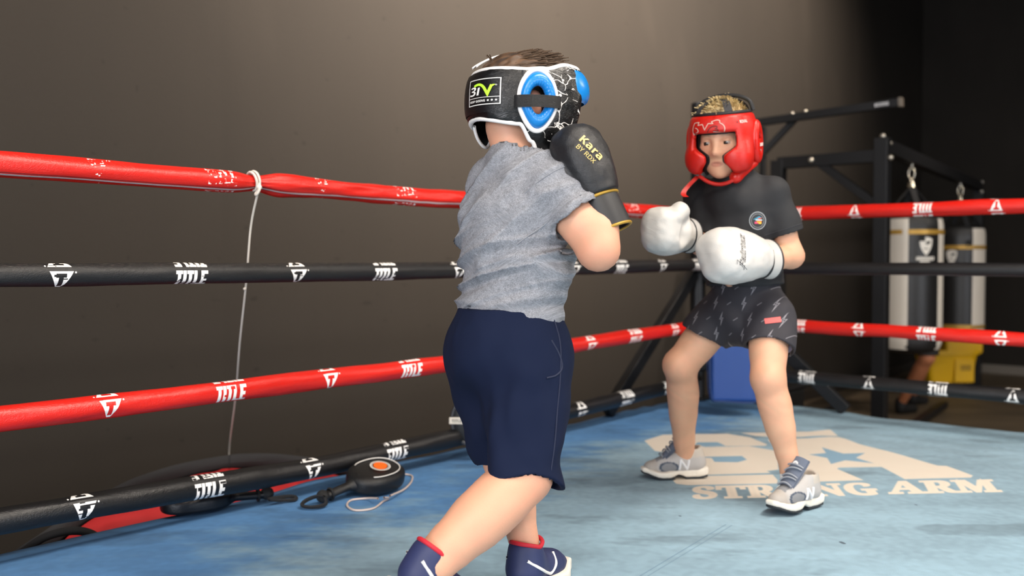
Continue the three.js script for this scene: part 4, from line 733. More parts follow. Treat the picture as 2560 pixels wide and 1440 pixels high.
  seam([[-1.2051, 1.1887, -1.5298], [-1.1888, 1.1544, -1.5425], [-1.1844, 1.1287, -1.5452], [-1.1883, 1.1145, -1.528], [-1.1988, 1.1099, -1.5056]].map((p) => { const d = nrm(add(AZ, AX, 0.5)); return march(shoOut, add(p, d, 0.12), d.map((x) => -x), 0.3); }), 0.0022, 'pocket_edge', shorts, trim);
  // ---- shoes
  const shoe = (an, toe, pitch, up, fSole, name) => {
    const F = frame(an, toe, up); F.o = an; const q = (f) => (p) => f(F.to(p));
    const upper = uni(0.03, bone([0, -0.035, 0.10], [0, -0.02, 0.0], [0.030, 0.036, 0.039]), bone([0, -0.02, -0.02], [0, 0.02, -0.012], [0.038, 0.04]), bone([0, -0.045, 0.135], [0, -0.04, 0.08], [0.022, 0.032]));
    const mouth = bone([0, 0.02, -0.004], [0, 0.09, 0.0], [0.029, 0.036]);
    const up2 = (p) => Math.max(smax(upper(p), -mouth(p), 0.004), -0.062 - p[1], p[1] - 0.034 - 0.25 * Math.abs(p[2] + 0.01));
    const s = part('shoe', L(nets(q(up2), ...bound([an], 0.19), 0.0045, {})), std(0x232b52, 0.6), G, 'navy trainer with red collar lining');
    const sole = (p) => { const w = 0.034 + 0.010 * smooth(-0.04, 0.09, p[2]) - 0.028 * smooth(0.1, 0.17, p[2]), x = Math.abs(p[0]) - w, z = Math.max(-0.056 - p[2], p[2] - 0.162), y = Math.abs(p[1] + 0.062 - 0.012 * smooth(0.1, 0.17, p[2])) - 0.010; return Math.hypot(Math.max(x, 0), Math.max(z, 0), Math.max(y, 0)) + Math.min(Math.max(x, y, z), 0) - 0.006; };
    part('sole', L(nets(q(sole), ...bound([an], 0.19), 0.0045)), std(0xd9d3c8, 0.6), s);
    part('collar', L(tube(ring3(16, (t) => { const a = t * Math.PI * 2; return F.from([Math.cos(a) * 0.035, 0.034 + 0.010 * Math.abs(Math.sin(a)), -0.006 + Math.sin(a) * 0.037]); }), 0.0052, 60, 8, true)), std(0xb3162a, 0.7), s, 'red collar lining');
    for (const k of [1, -1]) part('stripe', L(tube([[0.040, 0.010, -0.045], [0.043, -0.012, -0.015], [0.042, -0.03, 0.02], [0.041, -0.038, 0.045], [0.039, -0.022, 0.062], [0.033, 0.0, 0.075]].map(([x, y, z]) => { const p = F.from([k * (x + 0.03), y, z]), d = F.dir([-k, 0, 0]); return march(q(up2), p, d, 0.07); }), 0.0036, 50, 6)), std(0xe4e0da, 0.5), s, 'white curved stripe');
    return s;
  };
  shoe(lAn, lev(0.55, -0.83, -0.02), 0, [0, 1, 0], true, 'shoe');
  shoe(rAn, nrm(add(lev(0.55, -0.5), [0, -1.0, 0], 0.5)), 0, nrm(add(sub(rKn, rAn), lev(0.5, -0.5), 0.08)), true, 'shoe');
  // ---- hair
  const hairF = (q) => ell([0, 0.034, -0.006], [0.082, 0.085, 0.103])(q) + 0.004 * noise(q[0] * 60, q[1] * 40, q[2] * 25) + 0.003 * noise(q[0] * 130, q[1] * 60, q[2] * 50);
  const hairCut = (q) => Math.max(hairF(q), -0.03 - q[1] - 0.5 * Math.max(0, q[2]), (q[2] - 0.07) * 1 - (q[1] - 0.03) * 0.4);
  const brown = lin(0x2c1e15), light = lin(0x5e442e);
  const hair = part('hair', L(nets((p) => hairCut(H.to(p)) * H.s, ...bound([hed], 0.15), 0.004, { col: (q) => { const l = H.to(q); return mixc(brown, light, clamp(0.5 + 0.9 * noise(l[0] * 160, l[1] * 60, l[2] * 30), 0, 1)); } })), std(0xffffff, 0.6, { vertexColors: true }), G, 'short dark brown hair');
  const strands = [];
  for (let i = 0; i < 900; i++) {
    const a = rnd() * Math.PI * 2, e = 0.25 + rnd() * 1.25, d = [Math.cos(a) * Math.cos(e), Math.sin(e), Math.sin(a) * Math.cos(e)], r = [0.080 * d[0], 0.080 * d[1] + 0.034, 0.10 * d[2] - 0.006], l = 0.03 + rnd() * 0.03, w = [0.3 * (rnd() - 0.5), 0.04 + 0.14 * rnd(), 0.75 + 0.3 * rnd()];
    strands.push([0, 0.4, 0.75, 1].map((t) => [r[0] + (d[0] * 0.16 + w[0]) * l * t, r[1] + (d[1] * 0.32 + w[1] * (1 - t * 0.9)) * l * t, r[2] + (w[2]) * l * t]));
  }
  for (const [x, y, z, u, v, w] of [[0.02, 0.103, 0.05, 0.1, 0.4, 0.9], [-0.01, 0.106, 0.045, -0.1, 0.4, 0.9], [-0.02, 0.085, -0.085, -0.2, 0.8, -0.4]]) for (let k = 0; k < 5; k++) { const j = () => (rnd() - 0.5) * 0.012; const q = [x + j(), y + j() * 0.4, z + j()], l = 0.022 + rnd() * 0.016; strands.push([0, 0.5, 1].map((t) => [q[0] + u * l * t + j() * t, q[1] + (v * t - 0.45 * t * t) * l, q[2] + w * l * t])); }
  part('strands', L(hairGeo(hairF, H, strands, 0.0011)), std(0x46321f, 0.5), hair);

  // ---- padded head guard, laid out by angle a around the head (0 = front, minus = wearer's right) and height y
  const guardF = sup([0, 0.004, 0.012], [0.104, 0.15, 0.132], 2.4);
  const surf = (a, y, off = 0) => { const d = [Math.sin(a), 0, Math.cos(a)], p = march(guardF, [d[0] * 0.2, y, d[2] * 0.2], [-d[0], 0, -d[2]], 0.2); return [p[0] + d[0] * off, p[1], p[2] + d[2] * off]; };
  const D2 = Math.PI / 180, lerpT = (tab, x) => { for (let i = 1; i < tab.length; i++) if (x <= tab[i][0]) { const [a, b] = tab[i - 1], [c, d] = tab[i], t = (x - a) / (c - a); return b + (d - b) * (t * t * (3 - 2 * t)); } return tab[tab.length - 1][1]; };
  const topE = (a) => lerpT([[0, 0.086], [50, 0.084], [85, 0.068], [115, 0.062], [180, 0.064]], Math.abs(a) / D2);
  const botE = (a) => lerpT([[0, 0.028], [34, 0.02], [48, -0.08], [60, -0.112], [74, -0.12], [84, -0.112], [100, -0.086], [118, -0.052], [180, -0.038]], Math.abs(a) / D2);
  const guardShell = (a0, a1, n, m, off, thick, puff, skip, yo = 0) => {
    const P = (i, j, inner) => { const a = a0 + (a1 - a0) * i, y0 = botE(a) + yo, y1 = topE(a) - yo, y = y0 + (y1 - y0) * j, e = Math.sin(Math.PI * clamp(j, 0, 1)) ** 0.5; return H.from(surf(a, y, inner ? off - thick : off + puff * e + 0.0012 * noise(a * 9, y * 60, 2))); };
    const build = (inner) => { const g = gridGeo(n, m, (i, j) => P(i, j, inner), (i, j) => [a0 + (a1 - a0) * i, botE(a0 + (a1 - a0) * i) + (topE(a0 + (a1 - a0) * i) - botE(a0 + (a1 - a0) * i)) * j].map((x, k) => (k ? (x + 0.12) / 0.22 : x / (Math.PI * 2) + 0.5))); if (skip) { const ix = [...g.index.array], out = []; for (let k = 0; k < ix.length; k += 3) { const c = Math.floor(k / 6), i = Math.floor(c / m) / n, j = (c % m) / m; if (!skip(a0 + (a1 - a0) * (i + 0.5 / n), botE(a0 + (a1 - a0) * i) * (1 - j) + topE(a0 + (a1 - a0) * i) * j)) out.push(ix[k], ix[k + 1], ix[k + 2]); } g.setIndex(out); } return g; };
    return mergeGeometries([build(false), build(true)]);
  };
  const earA = -97 * D2, earY = -0.002, inEar = (a, y) => { const s = a < 0 ? 1 : -1; return Math.hypot((s * a - earA) * 0.105 / 0.024, (y - earY) / 0.039) < 1; };
  // crackle print of white veins on black
  const sites = Array.from({ length: 110 }, () => [rnd(), rnd()]);
  const crackTex = dataTex(1024, 512, (u, v) => {
    let d1 = 9, d2 = 9; const wu = u + 0.010 * noise(u * 40, v * 20, 3), wv = v + 0.02 * noise(u * 40, v * 20, 7);
    for (const s of sites) { const dx = Math.abs(wu - s[0]) * 3.0, dy = wv - s[1], d = dx * dx + dy * dy; if (d < d1) { d2 = d1; d1 = d; } else if (d < d2) d2 = d; }
    const edge = Math.sqrt(d2) - Math.sqrt(d1), on = fbm(u * 26, v * 13, 5, 3), ang = Math.abs(u - 0.5) * 360, front = smooth(122, 108, ang);
    const k = edge < 0.005 + 0.009 * Math.max(0, on) && on > -0.12 ? front : on > 0.48 && hash3(u * 340, v * 170, 3) > 0.35 ? front : 0;
    return k > 0.5 ? [0.88, 0.86, 0.84] : [0.045, 0.045, 0.05];
  }, true);
  const blackLeather = phys(0xffffff, 0.32, { map: crackTex, side: THREE.DoubleSide, bumpMap: rep(leather, 4, 2), bumpScale: 0.0005 });
  const plainBlack = phys(0x0e0e10, 0.33, { side: THREE.DoubleSide, bumpMap: rep(leather, 2), bumpScale: 0.0005 }), white = phys(0xe8e5e2, 0.5), blue = phys(0x1479c4, 0.28);
  const guard = part('head_guard', L(guardShell(-Math.PI, Math.PI, 220, 34, -0.002, 0.02, 0.006, inEar)), blackLeather, G, 'black head guard with white crackle print, white piping and blue ear pads');
  const edge = (fn, off) => tube(ring3(120, (t) => { const a = (t - 0.5) * Math.PI * 2; return H.from(surf(a, fn(a), off)); }), 0.0058, 260, 10, true);
  part('piping', L(edge(topE, -0.006)), white, guard); part('piping', L(edge(botE, -0.006)), white, guard);
  // brow pad
  part('brow_pad', L(gridGeo(40, 20, (i, j) => { const a = (-50 + 100 * i) * D2, y = 0.0 + 0.072 * j + 0.012 * Math.cos(a), e = (Math.sin(Math.PI * clamp(i, 0.001, 0.999)) * Math.sin(Math.PI * clamp(j, 0.001, 0.999))) ** 0.4; return H.from(surf(a, y, -0.004 + 0.017 * e)); })), phys(0x1479c4, 0.28, { side: THREE.DoubleSide }), guard, 'blue padded brow band');
  // ear pads on both sides
  for (const s of [1, -1]) {
    const el = (k, t, off) => { const a = t * Math.PI * 2, squeeze = Math.sin(a) < 0 ? 1 - 0.28 * Math.sin(a) ** 2 * Math.abs(Math.cos(a)) : 1; return H.from(surf(s * (earA + Math.cos(a) * k * 0.024 / 0.105 * squeeze), earY + Math.sin(a) * k * 0.038, off)); };
    const pad = part('ear_pad', L(gridGeo(96, 14, (i, j) => { const b = j * Math.PI * 2, t = i, c = el(1.18 + 0.40 * Math.cos(b) / 1.0, t, 0.003 + 0.0125 * Math.sin(b) + 0.0009 * Math.sin(i * Math.PI * 2 * 26) * smooth(0.2, -1, Math.cos(b))); return c; }, null, true)), blue, guard, 'blue padded ring around the ear opening');
    part('ear_trim', L(tube(ring3(60, (t) => el(1.70, t, 0.004)), 0.0055, 140, 10, true)), white, pad);
    const bar = (i, j) => { const a = s * (earA + (-0.47 + 0.94 * i)), arch = Math.sin(Math.PI * i); return H.from(surf(a, earY - 0.008 + 0.006 * i + (j - 0.5) * 0.026, 0.008 + 0.014 * arch ** 0.5)); };
    part('ear_strap', L(gridGeo(24, 6, bar)), plainBlack, pad, 'black strap across the ear pad');
  }
  // rear strap panel with its printed label
  const rearP = (i, j, off) => { const a = Math.PI + (i - 0.5) * 2 * 64 * D2, y = -0.030 + 0.088 * j; return H.from(surf(a, y, off)); };
  const rear = part('rear_strap', L(gridGeo(40, 12, (i, j) => rearP(i, j, 0.004 + 0.003 * Math.sin(Math.PI * j) ** 0.5))), plainBlack, guard, 'black rear closure strap');
  const lab = paint(512, 448, (c, w, h) => {
    c.clearRect(0, 0, w, h); c.strokeStyle = '#e9e7e4'; c.lineWidth = 14; c.strokeRect(14, 14, w - 28, h - 28); c.beginPath(); c.moveTo(14, 318); c.lineTo(w - 14, 318); c.lineWidth = 9; c.stroke();
    c.fillStyle = '#e9e7e4'; c.save(); c.transform(1.15, 0, -0.16, 1, 40, 0); c.font = 'bold 200px sans-serif'; c.fillText('3', 28, 276, 118); c.fillRect(152, 150, 30, 126); c.restore();
    c.strokeStyle = '#b9ec3a'; c.lineWidth = 40; c.beginPath(); c.moveTo(120, 122); c.quadraticCurveTo(230, 60, 290, 170); c.lineTo(336, 268); c.lineTo(388, 120); c.stroke(); c.fillStyle = '#b9ec3a'; c.beginPath(); c.moveTo(362, 150); c.lineTo(400, 112); c.lineTo(440, 116); c.lineTo(400, 150); c.fill();
    c.fillStyle = '#e9e7e4'; c.font = '34px sans-serif'; c.fillText('®', 430, 140); c.font = 'bold 50px sans-serif'; c.fillText('KEEP GOING', 40, 390, 270); c.fillText('★★★', 318, 390, 150); for (let i = 0; i < 3; i++) { c.beginPath(); c.arc(345 + i * 52, 372, 14, 0, 7); c.fill(); }
  });
  part('label', L(gridGeo(16, 10, (i, j) => { const a = Math.PI + (2 + i * 42) * D2, y = -0.016 + 0.058 * j; return H.from(surf(a, y, 0.0095)); })), printMat(lab), rear, 'white framed label reading 3N');
  part('stitching', L(tube(Array.from({ length: 14 }, (_, j) => rearP(1.005, j / 13, 0.004)), 0.003, 40, 6)), std(0x1c1c1f, 0.6), rear);
  // crown strap over the hair
  const crown = (off, w) => (i, j) => { const t = -0.62 + 1.25 * i, z = -0.108 + 0.2 * i, y = 0.066 + 0.050 * Math.sin(Math.PI * clamp(i * 0.93 + 0.05, 0, 1)) ** 0.75; return H.from([0.022 + (j - 0.5) * w, y + off, z]); };
  part('crown_strap', L(gridGeo(40, 4, crown(0, 0.02))), plainBlack, guard);
  for (const e of [0, 1]) part('crown_piping', L(tube(Array.from({ length: 24 }, (_, i) => crown(0.0005, 0.02)(i / 23, e)), 0.0028, 60, 6)), white, guard);
  // chin strap flap that shows under the rear panel
  part('chin_flap', L(gridGeo(16, 6, (i, j) => H.from(surf((116 + 46 * i) * D2, -0.036 - (0.012 + 0.045 * Math.sin(Math.PI * (0.15 + 0.85 * i)) * (1 - 0.3 * i)) * j, -0.012)))), plainBlack, guard);
  part('chin_flap_piping', L(tube(Array.from({ length: 14 }, (_, k) => { const i = k / 13; return H.from(surf((116 + 46 * i) * D2, -0.036 - (0.012 + 0.045 * Math.sin(Math.PI * (0.15 + 0.85 * i)) * (1 - 0.3 * i)), -0.012)); }), 0.004, 50, 8)), white, guard);
  // ---- gloves
  const gm = { hand: phys(0x17171a, 0.46, { bumpMap: rep(leather, 3), bumpScale: 0.0004 }), cuff: phys(0x1b1b1e, 0.5, { side: THREE.DoubleSide }), pipe: phys(0xa8842f, 0.4, { metalness: 0.3 }), rings: [[-0.008, 0.0475], [-0.094, 0.0475]], cuffLength: 0.095, pipeSize: 0.0042 };
  const gdir = nrm(sub([-1.2084, 1.6398, -1.5981], [-1.1404, 1.4852, -1.6173]));
  const gfr = (o, y, z) => { const Y = nrm(y), X = nrm(crs(Y, z)), Z = crs(X, Y); return { o, s: 0.86, to: (p) => { const q = sub(p, o); return [dot(q, X) / 0.86, dot(q, Y) / 0.86, dot(q, Z) / 0.86]; }, X, Y, Z, matrix: new THREE.Matrix4().makeBasis(V(X).multiplyScalar(0.86), V(Y).multiplyScalar(0.86), V(Z).multiplyScalar(0.86)).setPosition(...o) }; };
  const R = glove('glove', G, G, gfr([-1.1433, 1.4999, -1.6154], gdir, lev(0.75, 0.65)), -1, gm, 'black boxing glove with gold lettering and gold piping');
  const kara = paint(512, 384, (c, w, h) => { c.clearRect(0, 0, w, h); c.fillStyle = '#d9bd72'; c.font = 'bold 205px sans-serif'; c.textAlign = 'center'; c.fillText('Kara', w / 2, 190, 490); c.font = '112px sans-serif'; c.fillText('BY RDX', w / 2, 318, 430); });
  R.root.updateMatrix();
  const kc = [-1.1416, 1.5906, -1.5744], kn = lev(0.12, 1, 0.1), ku = nrm(sub([-1.1269, 1.5673, -1.6125], [-1.1655, 1.6153, -1.5812]));
  part('lettering', L(decal(R.f, kc, kn, ku, 0.074, 0.048, 26, 20, 0.0012)), printMat(kara), R.root, 'gold lettering reading Kara by RDX');
  glove('glove', G, G, gfr([-1.3516, 1.5002, -1.7464], nrm([0.02, 1, 0.02]), lev(-0.3, -0.9)), 1, gm, 'black boxing glove held at the chin');
}

// ---------------------------------------------------------------- boxer in the red head guard
{
  const base = [-1.3276, 0.6, -2.6318], G = thing('person', 'boxer in red head guard, black shirt and patterned shorts, facing left with white gloves', 'person', base);
  const L = (geo) => loc(geo, G);
  const Ft = lev(-0.35, 0.94), LT = lev(0.94, 0.35);
  const pel = [-1.3381, 1.1991, -2.7091], wai = [-1.335, 1.3089, -2.6898], che = [-1.3246, 1.4605, -2.6389], nek = [-1.3203, 1.6053, -2.5957], hed = [-1.3357, 1.7241, -2.5477];
  const lSh = [-1.2242, 1.5568, -2.6501], lEl = [-1.1757, 1.3723, -2.6843], lWr = [-1.1856, 1.3624, -2.5566], rSh = [-1.4498, 1.5601, -2.6145], rEl = [-1.4132, 1.4077, -2.5606], rWr = [-1.3748, 1.4272, -2.4228];
  const lHip = [-1.2592, 1.1829, -2.7103], rHip = [-1.4221, 1.1767, -2.7019], lKn = [-1.2179, 0.9984, -2.6196], lAn = [-1.1665, 0.7057, -2.6783], rKn = [-1.5284, 1.0147, -2.6303], rAn = [-1.6031, 0.6754, -2.7898];
  const H = frame(hed, lev(-0.46, 0.84, -0.20), [0, 1, 0], 0.97);
  // ---- body
  const base0 = lin(0xdca888), warm = lin(0xcf8468);
  const neckF = bone(add(nek, [0, -0.03, 0]), H.from([0, -0.05, -0.03]), [0.05, 0.044, 0.05]);
  const torso = uni(0.05, bone(pel, wai, [0.088, 0.08], Ft, 0.74), bone(wai, che, [0.08, 0.092], Ft, 0.72), bone(che, add(nek, [0, -0.06, 0]), [0.092, 0.055], Ft, 0.7), bone(lSh, rSh, [0.034, 0.04, 0.034]));
  const armL = uni(0.022, bone(lSh, lEl, [0.042, 0.041, 0.035]), bone(lEl, lWr, [0.037, 0.036, 0.027])), armR = uni(0.02, bone(rSh, rEl, [0.042, 0.038, 0.033]), bone(rEl, rWr, [0.035, 0.034, 0.027]));
  const legL = uni(0.022, bone(lHip, lKn, [0.066, 0.060, 0.051]), bone(lKn, lAn, [0.047, 0.051, 0.047, 0.036, 0.030]), ball(add(lKn, Ft, 0.012), 0.043), bone(add(mixp(lKn, lAn, 0.12), Ft, -0.018), add(mixp(lKn, lAn, 0.5), Ft, -0.014), [0.03, 0.041, 0.03]));
  const legR = uni(0.022, bone(rHip, rKn, [0.066, 0.062, 0.054]), bone(rKn, rAn, [0.049, 0.051, 0.048, 0.039, 0.034]), ball(add(rKn, lev(-0.9, 0.4), 0.014), 0.043), bone(add(mixp(rKn, rAn, 0.12), lev(0.8, -0.3), 0.016), add(mixp(rKn, rAn, 0.5), lev(0.8, -0.3), 0.012), [0.03, 0.041, 0.03]));
  const foot = (an) => bone(an, add(an, [0, -0.03, 0]), [0.030, 0.026]);
  const fl = foot(lAn), fr = foot(rAn);
  const bodyF = (p) => Math.min(smin(smin(torso(p), neckF(p), 0.03), Math.min(armR(p), armL(p)), 0.015), Math.min(smin(legR(p), fr(p), 0.02), smin(legL(p), fl(p), 0.02)));
  const pts = [pel, wai, che, nek, rSh, rEl, rWr, lSh, lEl, lWr, rHip, lHip, rKn, rAn, lKn, lAn];
  const near = (p, k, r) => Math.exp(-(len(sub(p, k)) ** 2) / (r * r));
  const bodyG = nets(bodyF, ...bound(pts, 0.13), 0.011, { uv: (q) => [dot(q, AX) + dot(q, AZ) * 0.4, q[1]], col: (q) => mixc(base0, warm, 0.4 * Math.min(1, near(q, lEl, 0.05) + near(q, rKn, 0.06) + near(q, lKn, 0.06))) });
  const hc = headColor(base0), headG = nets((p) => headF(H.to(p)) * H.s, ...bound([hed], 0.14), 0.0028, { col: (q) => hc(H.to(q)) });
  const body = part('body', L(mergeGeometries([bodyG, headG])), skinMat(), G);
  eyes(H, body, G);
  // ---- black T-shirt
  const hemO = [-1.3352, 1.2805, -2.7017], hemN = nrm(add([0, -1, 0], AX, 0.05));
  const slO = [-1.1827, 1.4437, -2.6811], slN = nrm(sub(lEl, lSh)), rslO = mixp(rSh, rEl, 0.85), rslN = nrm(sub(rEl, rSh));
  const sh = uni(0.05, bone(add(pel, [0, 0.02, 0]), wai, [0.116, 0.106], Ft, 0.84), bone(wai, che, [0.106, 0.112], Ft, 0.82), bone(che, add(nek, [0, -0.06, 0]), [0.112, 0.075], Ft, 0.78), bone(add(lSh, [0, 0.004, 0]), add(rSh, [0, 0.004, 0]), [0.050, 0.058, 0.050]), bone(add(nek, [0, -0.05, 0]), add(nek, [0, -0.008, 0]), [0.064, 0.058]));
  const slL = bone(add(lSh, [0, 0.004, 0]), add(lSh, sub(lEl, lSh), 0.9), [0.052, 0.055, 0.058, 0.058]), slR = bone(rSh, add(rSh, sub(rEl, rSh), 1.1), [0.05, 0.054, 0.056]);
  const fold = (p) => { const s = dot(sub(p, che), LT), y = p[1] - hemO[1], w = noise(s * 6, y * 6, 4); return 0.006 * noise((s - y * 0.5) * 12 + w, (y + 0.5 * s) * 9, 3) + 0.005 * smooth(0.14, 0.02, y) * noise(s * 5, y * 34 + w, 6) + 0.0012 * noise(p[0] * 40, p[1] * 40, p[2] * 40); };
  const outF = (p) => smin(smin(cut(sh, hemO, hemN)(p), Math.max(slL(p), dot(sub(p, slO), slN)), 0.03), Math.max(slR(p), dot(sub(p, rslO), rslN)), 0.03) - fold(p);
  const throat = bone(add(nek, [0, -0.06, 0]), add(nek, [0, 0.06, 0]), [0.055, 0.052]);
  const shirtF = (p) => {
    const o = outF(p); if (o > 0.02) return o;
    let q = 1; const f = fold(p), b = dot(sub(p, slO), slN), c = dot(sub(p, rslO), rslN);
    if (dot(sub(p, hemO), hemN) > -0.03) q = sh(p) - f + 0.009;
    if (b > -0.035 && len(sub(p, slO)) < 0.11) q = Math.min(q, slL(p) - f + 0.009);
    if (c > -0.03 && len(sub(p, rslO)) < 0.1) q = Math.min(q, slR(p) - f + 0.009);
    if (p[1] > nek[1] - 0.025) q = Math.min(q, throat(p));
    return Math.max(o, -q);
  };
  const shirt = part('shirt', L(nets(shirtF, ...bound([pel, wai, che, nek, rSh, lSh, slO, rslO], 0.14), 0.0052)), std(0x17181c, 0.75, { bumpMap: rep(weave, 12), bumpScale: 0.0004 }), G, 'black short-sleeved sports shirt');
  const badge = paint(256, 256, (c, w, h) => {
    c.clearRect(0, 0, w, h); c.fillStyle = '#8f9498'; c.beginPath(); c.ellipse(128, 128, 120, 122, 0, 0, 7); c.fill(); c.fillStyle = '#26282c'; c.beginPath(); c.ellipse(128, 128, 108, 110, 0, 0, 7); c.fill();
    c.strokeStyle = '#8f9498'; c.lineWidth = 5; c.beginPath(); c.ellipse(128, 128, 88, 90, 0, 0, 7); c.stroke();
    c.fillStyle = '#2f7f9c'; c.beginPath(); c.moveTo(60, 112); c.lineTo(150, 66); c.lineTo(190, 92); c.lineTo(110, 118); c.fill(); c.fillStyle = '#b9c2c4'; c.fillRect(96, 112, 96, 14); c.fillStyle = '#c8503c'; c.beginPath(); c.moveTo(120, 96); c.lineTo(196, 86); c.lineTo(150, 112); c.fill();
    c.fillStyle = '#d63a6c'; c.fillRect(84, 142, 52, 26); c.fillStyle = '#e8842a'; c.fillRect(112, 132, 70, 24); c.fillStyle = '#e9b93a'; c.fillRect(140, 154, 40, 16);
  });
  part('badge', L(decal(shirtF, [-1.2392, 1.4788, -2.5812], lev(-0.1, 0.99), AX, 0.056, 0.058, 18, 18, 0.0015, 0.12)), printMat(badge, 0.7), shirt, 'round printed badge on the chest');
  part('collar', L(tube(ring3(24, (t) => { const a = t * Math.PI * 2, q = [Math.cos(a), -0.12 * dot([Math.cos(a), 0, Math.sin(a)], Ft), Math.sin(a)]; return add(add(nek, [0, -0.016, 0]), q, 0.0565); }), 0.006, 90, 8, true)), std(0x1b1c20, 0.8), shirt);
  const seamM = std(0x2b2c31, 0.8);
  part('sleeve_hem', L(tube(ring3(20, (t) => { const d = slN, o = add(slO, d, -0.016), a = t * 6.0 - 1, u = nrm(crs([0, 1, 0], d)), v = crs(d, u), q = add(add([0, 0, 0], u, Math.cos(a)), v, Math.sin(a)); return march(outF, add(o, q, 0.14), q.map((x) => -x), 0.14); }), 0.0012, 60, 6)), seamM, shirt);
  // ---- patterned shorts
  const lD = nrm(sub(lKn, lHip)), rD = nrm(sub(rKn, rHip)), lHemO = [-1.235, 1.0973, -2.6485], rHemO = [-1.4596, 1.1163, -2.6276];
  const tL = bone(lHip, add(lHip, lD, 0.24), [0.083, 0.078, 0.070, 0.066]), tR = bone(rHip, add(rHip, rD, 0.24), [0.084, 0.082, 0.080, 0.078]), hip = bone(add(pel, [0, -0.015, 0]), add(pel, [0, 0.09, 0]), [0.112, 0.108], Ft, 0.86);
  const lN = nrm(add(lD, AX, -0.06)), rN = nrm(add(rD, [0, -1, 0], 0.35));
  const sfold = (p) => { const s = dot(sub(p, pel), LT), y = p[1] - pel[1], w = noise(s * 7, y * 6, 5); return 0.007 * smooth(0.04, -0.08, y) * noise((s + 0.3 * y) * 12 + w, y * 7, dot(p, Ft) * 7) + 0.0055 * noise((Math.abs(s) - y) * 14, (Math.abs(s) + y) * 6 + w, 3) + 0.0015 * noise(p[0] * 40, p[1] * 25, p[2] * 40); };
  const shoOut = (p) => smin(smin(hip(p), Math.max(tR(p), dot(sub(p, rHemO), rN)), 0.03), Math.max(tL(p), dot(sub(p, lHemO), lN)), 0.03) - sfold(p);
  const shoIn = (p) => Math.min(tR(p), tL(p)) - sfold(p) + 0.010;
  const shortsF = (p) => { const o = Math.max(shoOut(p), p[1] - (pel[1] + 0.1)); return o > 0.02 || (dot(sub(p, rHemO), rN) < -0.045 && dot(sub(p, lHemO), lN) < -0.045) ? o : Math.max(o, -shoIn(p)); };
  const boltTex = paint(1024, 1024, (c, w, h) => {
    c.fillStyle = '#2b292f'; c.fillRect(0, 0, w, h); c.strokeStyle = 'rgba(168,164,168,0.75)'; c.lineWidth = 6; c.lineJoin = 'miter';
    for (let r = 0; r < 6; r++) for (let k = 0; k < 6; k++) {
      const x = (k + (r % 2) * 0.5 + 0.25) * w / 6, y = (r + 0.5) * h / 6;
      if ((r + k) % 2) { c.save(); c.translate(x, y); c.rotate(0.1); c.beginPath(); c.moveTo(6, -62); c.lineTo(-22, 8); c.lineTo(2, 4); c.lineTo(-8, 62); c.lineTo(22, -12); c.lineTo(-2, -8); c.closePath(); c.stroke(); c.restore(); } else { c.beginPath(); c.moveTo(x - 24, y + 16); c.lineTo(x + 24, y - 16); c.stroke(); }
    }
  }, true);
  const shorts = part('shorts', L(nets(shortsF, ...bound([pel, rHip, lHip, rHemO, lHemO], 0.16), 0.0052, { uv: (q) => [dot(sub(q, pel), LT) * 3.4 + dot(sub(q, pel), Ft) * 1.2, (q[1] - pel[1]) * 3.4] })), std(0xffffff, 0.8, { map: boltTex }), G, 'dark shorts printed with pale lightning bolts');
  part('patch', L(decal(shortsF, [-1.2041, 1.1756, -2.6254], lev(-0.05, 1), lev(1, 0.2, 0.11), 0.051, 0.016, 10, 6, 0.0016, 0.12)), std(0xd9605c, 0.7, { side: THREE.DoubleSide }), shorts, 'coral woven patch');
  part('hem_lining', L(nets((p) => Math.max(tL(p) - sfold(p) + 0.006, -(tL(p) - sfold(p) + 0.012), dot(sub(p, add(lHemO, lN, -0.002)), lN), -dot(sub(p, add(lHemO, lN, -0.03)), lN), dot(sub(p, lHemO), AX.map((x) => -x)) + 0.02), ...bound([lHemO], 0.11), 0.005)), std(0xb9bede, 0.8), shorts, 'pale lining at the side slit');
  // ---- trainers
  const shoe = (toeP, heelP, an, pitch, roll) => {
    const f = nrm(sub(toeP, heelP)), up = nrm(add([0, 1, 0], f, pitch)), F = frame(add(heelP, [0, 0.001 + (pitch > 0 ? 0.0 : 0), 0]), f, up, 1.0), q = (fn) => (p) => fn(F.to(p)), B = bound([F.from([0, 0.06, 0.11])], 0.17);
    // local: origin at the back of the heel on the ground, z to the toe
    const outline = (z) => 0.033 + 0.011 * smooth(0.05, 0.15, z) - 0.030 * smooth(0.165, 0.228, z), lift = (z) => 0.018 * smooth(0.14, 0.23, z) ** 1.4 + 0.006 * smooth(0.03, -0.01, z);
    const slab = (y0, y1, grow, r) => (p) => { const z = p[2], w = outline(z) + grow - r, x = Math.abs(p[0]) - w, zz = Math.max(-0.004 - grow + r - z, z - 0.222 - grow + r), l = lift(z), y = Math.max(y0(z) + l + r - p[1], p[1] - y1(z) - l + r); return Math.hypot(Math.max(x, 0), Math.max(zz, 0), Math.max(y, 0)) + Math.min(Math.max(x, y, zz), 0) - r; };
    const mid = slab((z) => 0.006 + 0.010 * Math.exp(-(((z - 0.1) / 0.02) ** 2)), (z) => 0.036 - 0.012 * smooth(0.06, 0.2, z), 0.003, 0.008), out = slab(() => 0.0, () => 0.009, 0.001, 0.003);
    const root = part('shoe', L(nets(q((p) => mid(p) + 0.0012 * noise(p[0] * 90, p[1] * 90, p[2] * 90)), ...B, 0.0042)), std(0xdcd5c9, 0.7), G, 'grey running shoe with white sole');
    part('outsole', L(nets(q((p) => Math.max(out(p), -bone([-0.06, 0.004, 0.095], [0.06, 0.004, 0.095], [0.018])(p))), ...B, 0.0042)), std(0x23282c, 0.8), root);
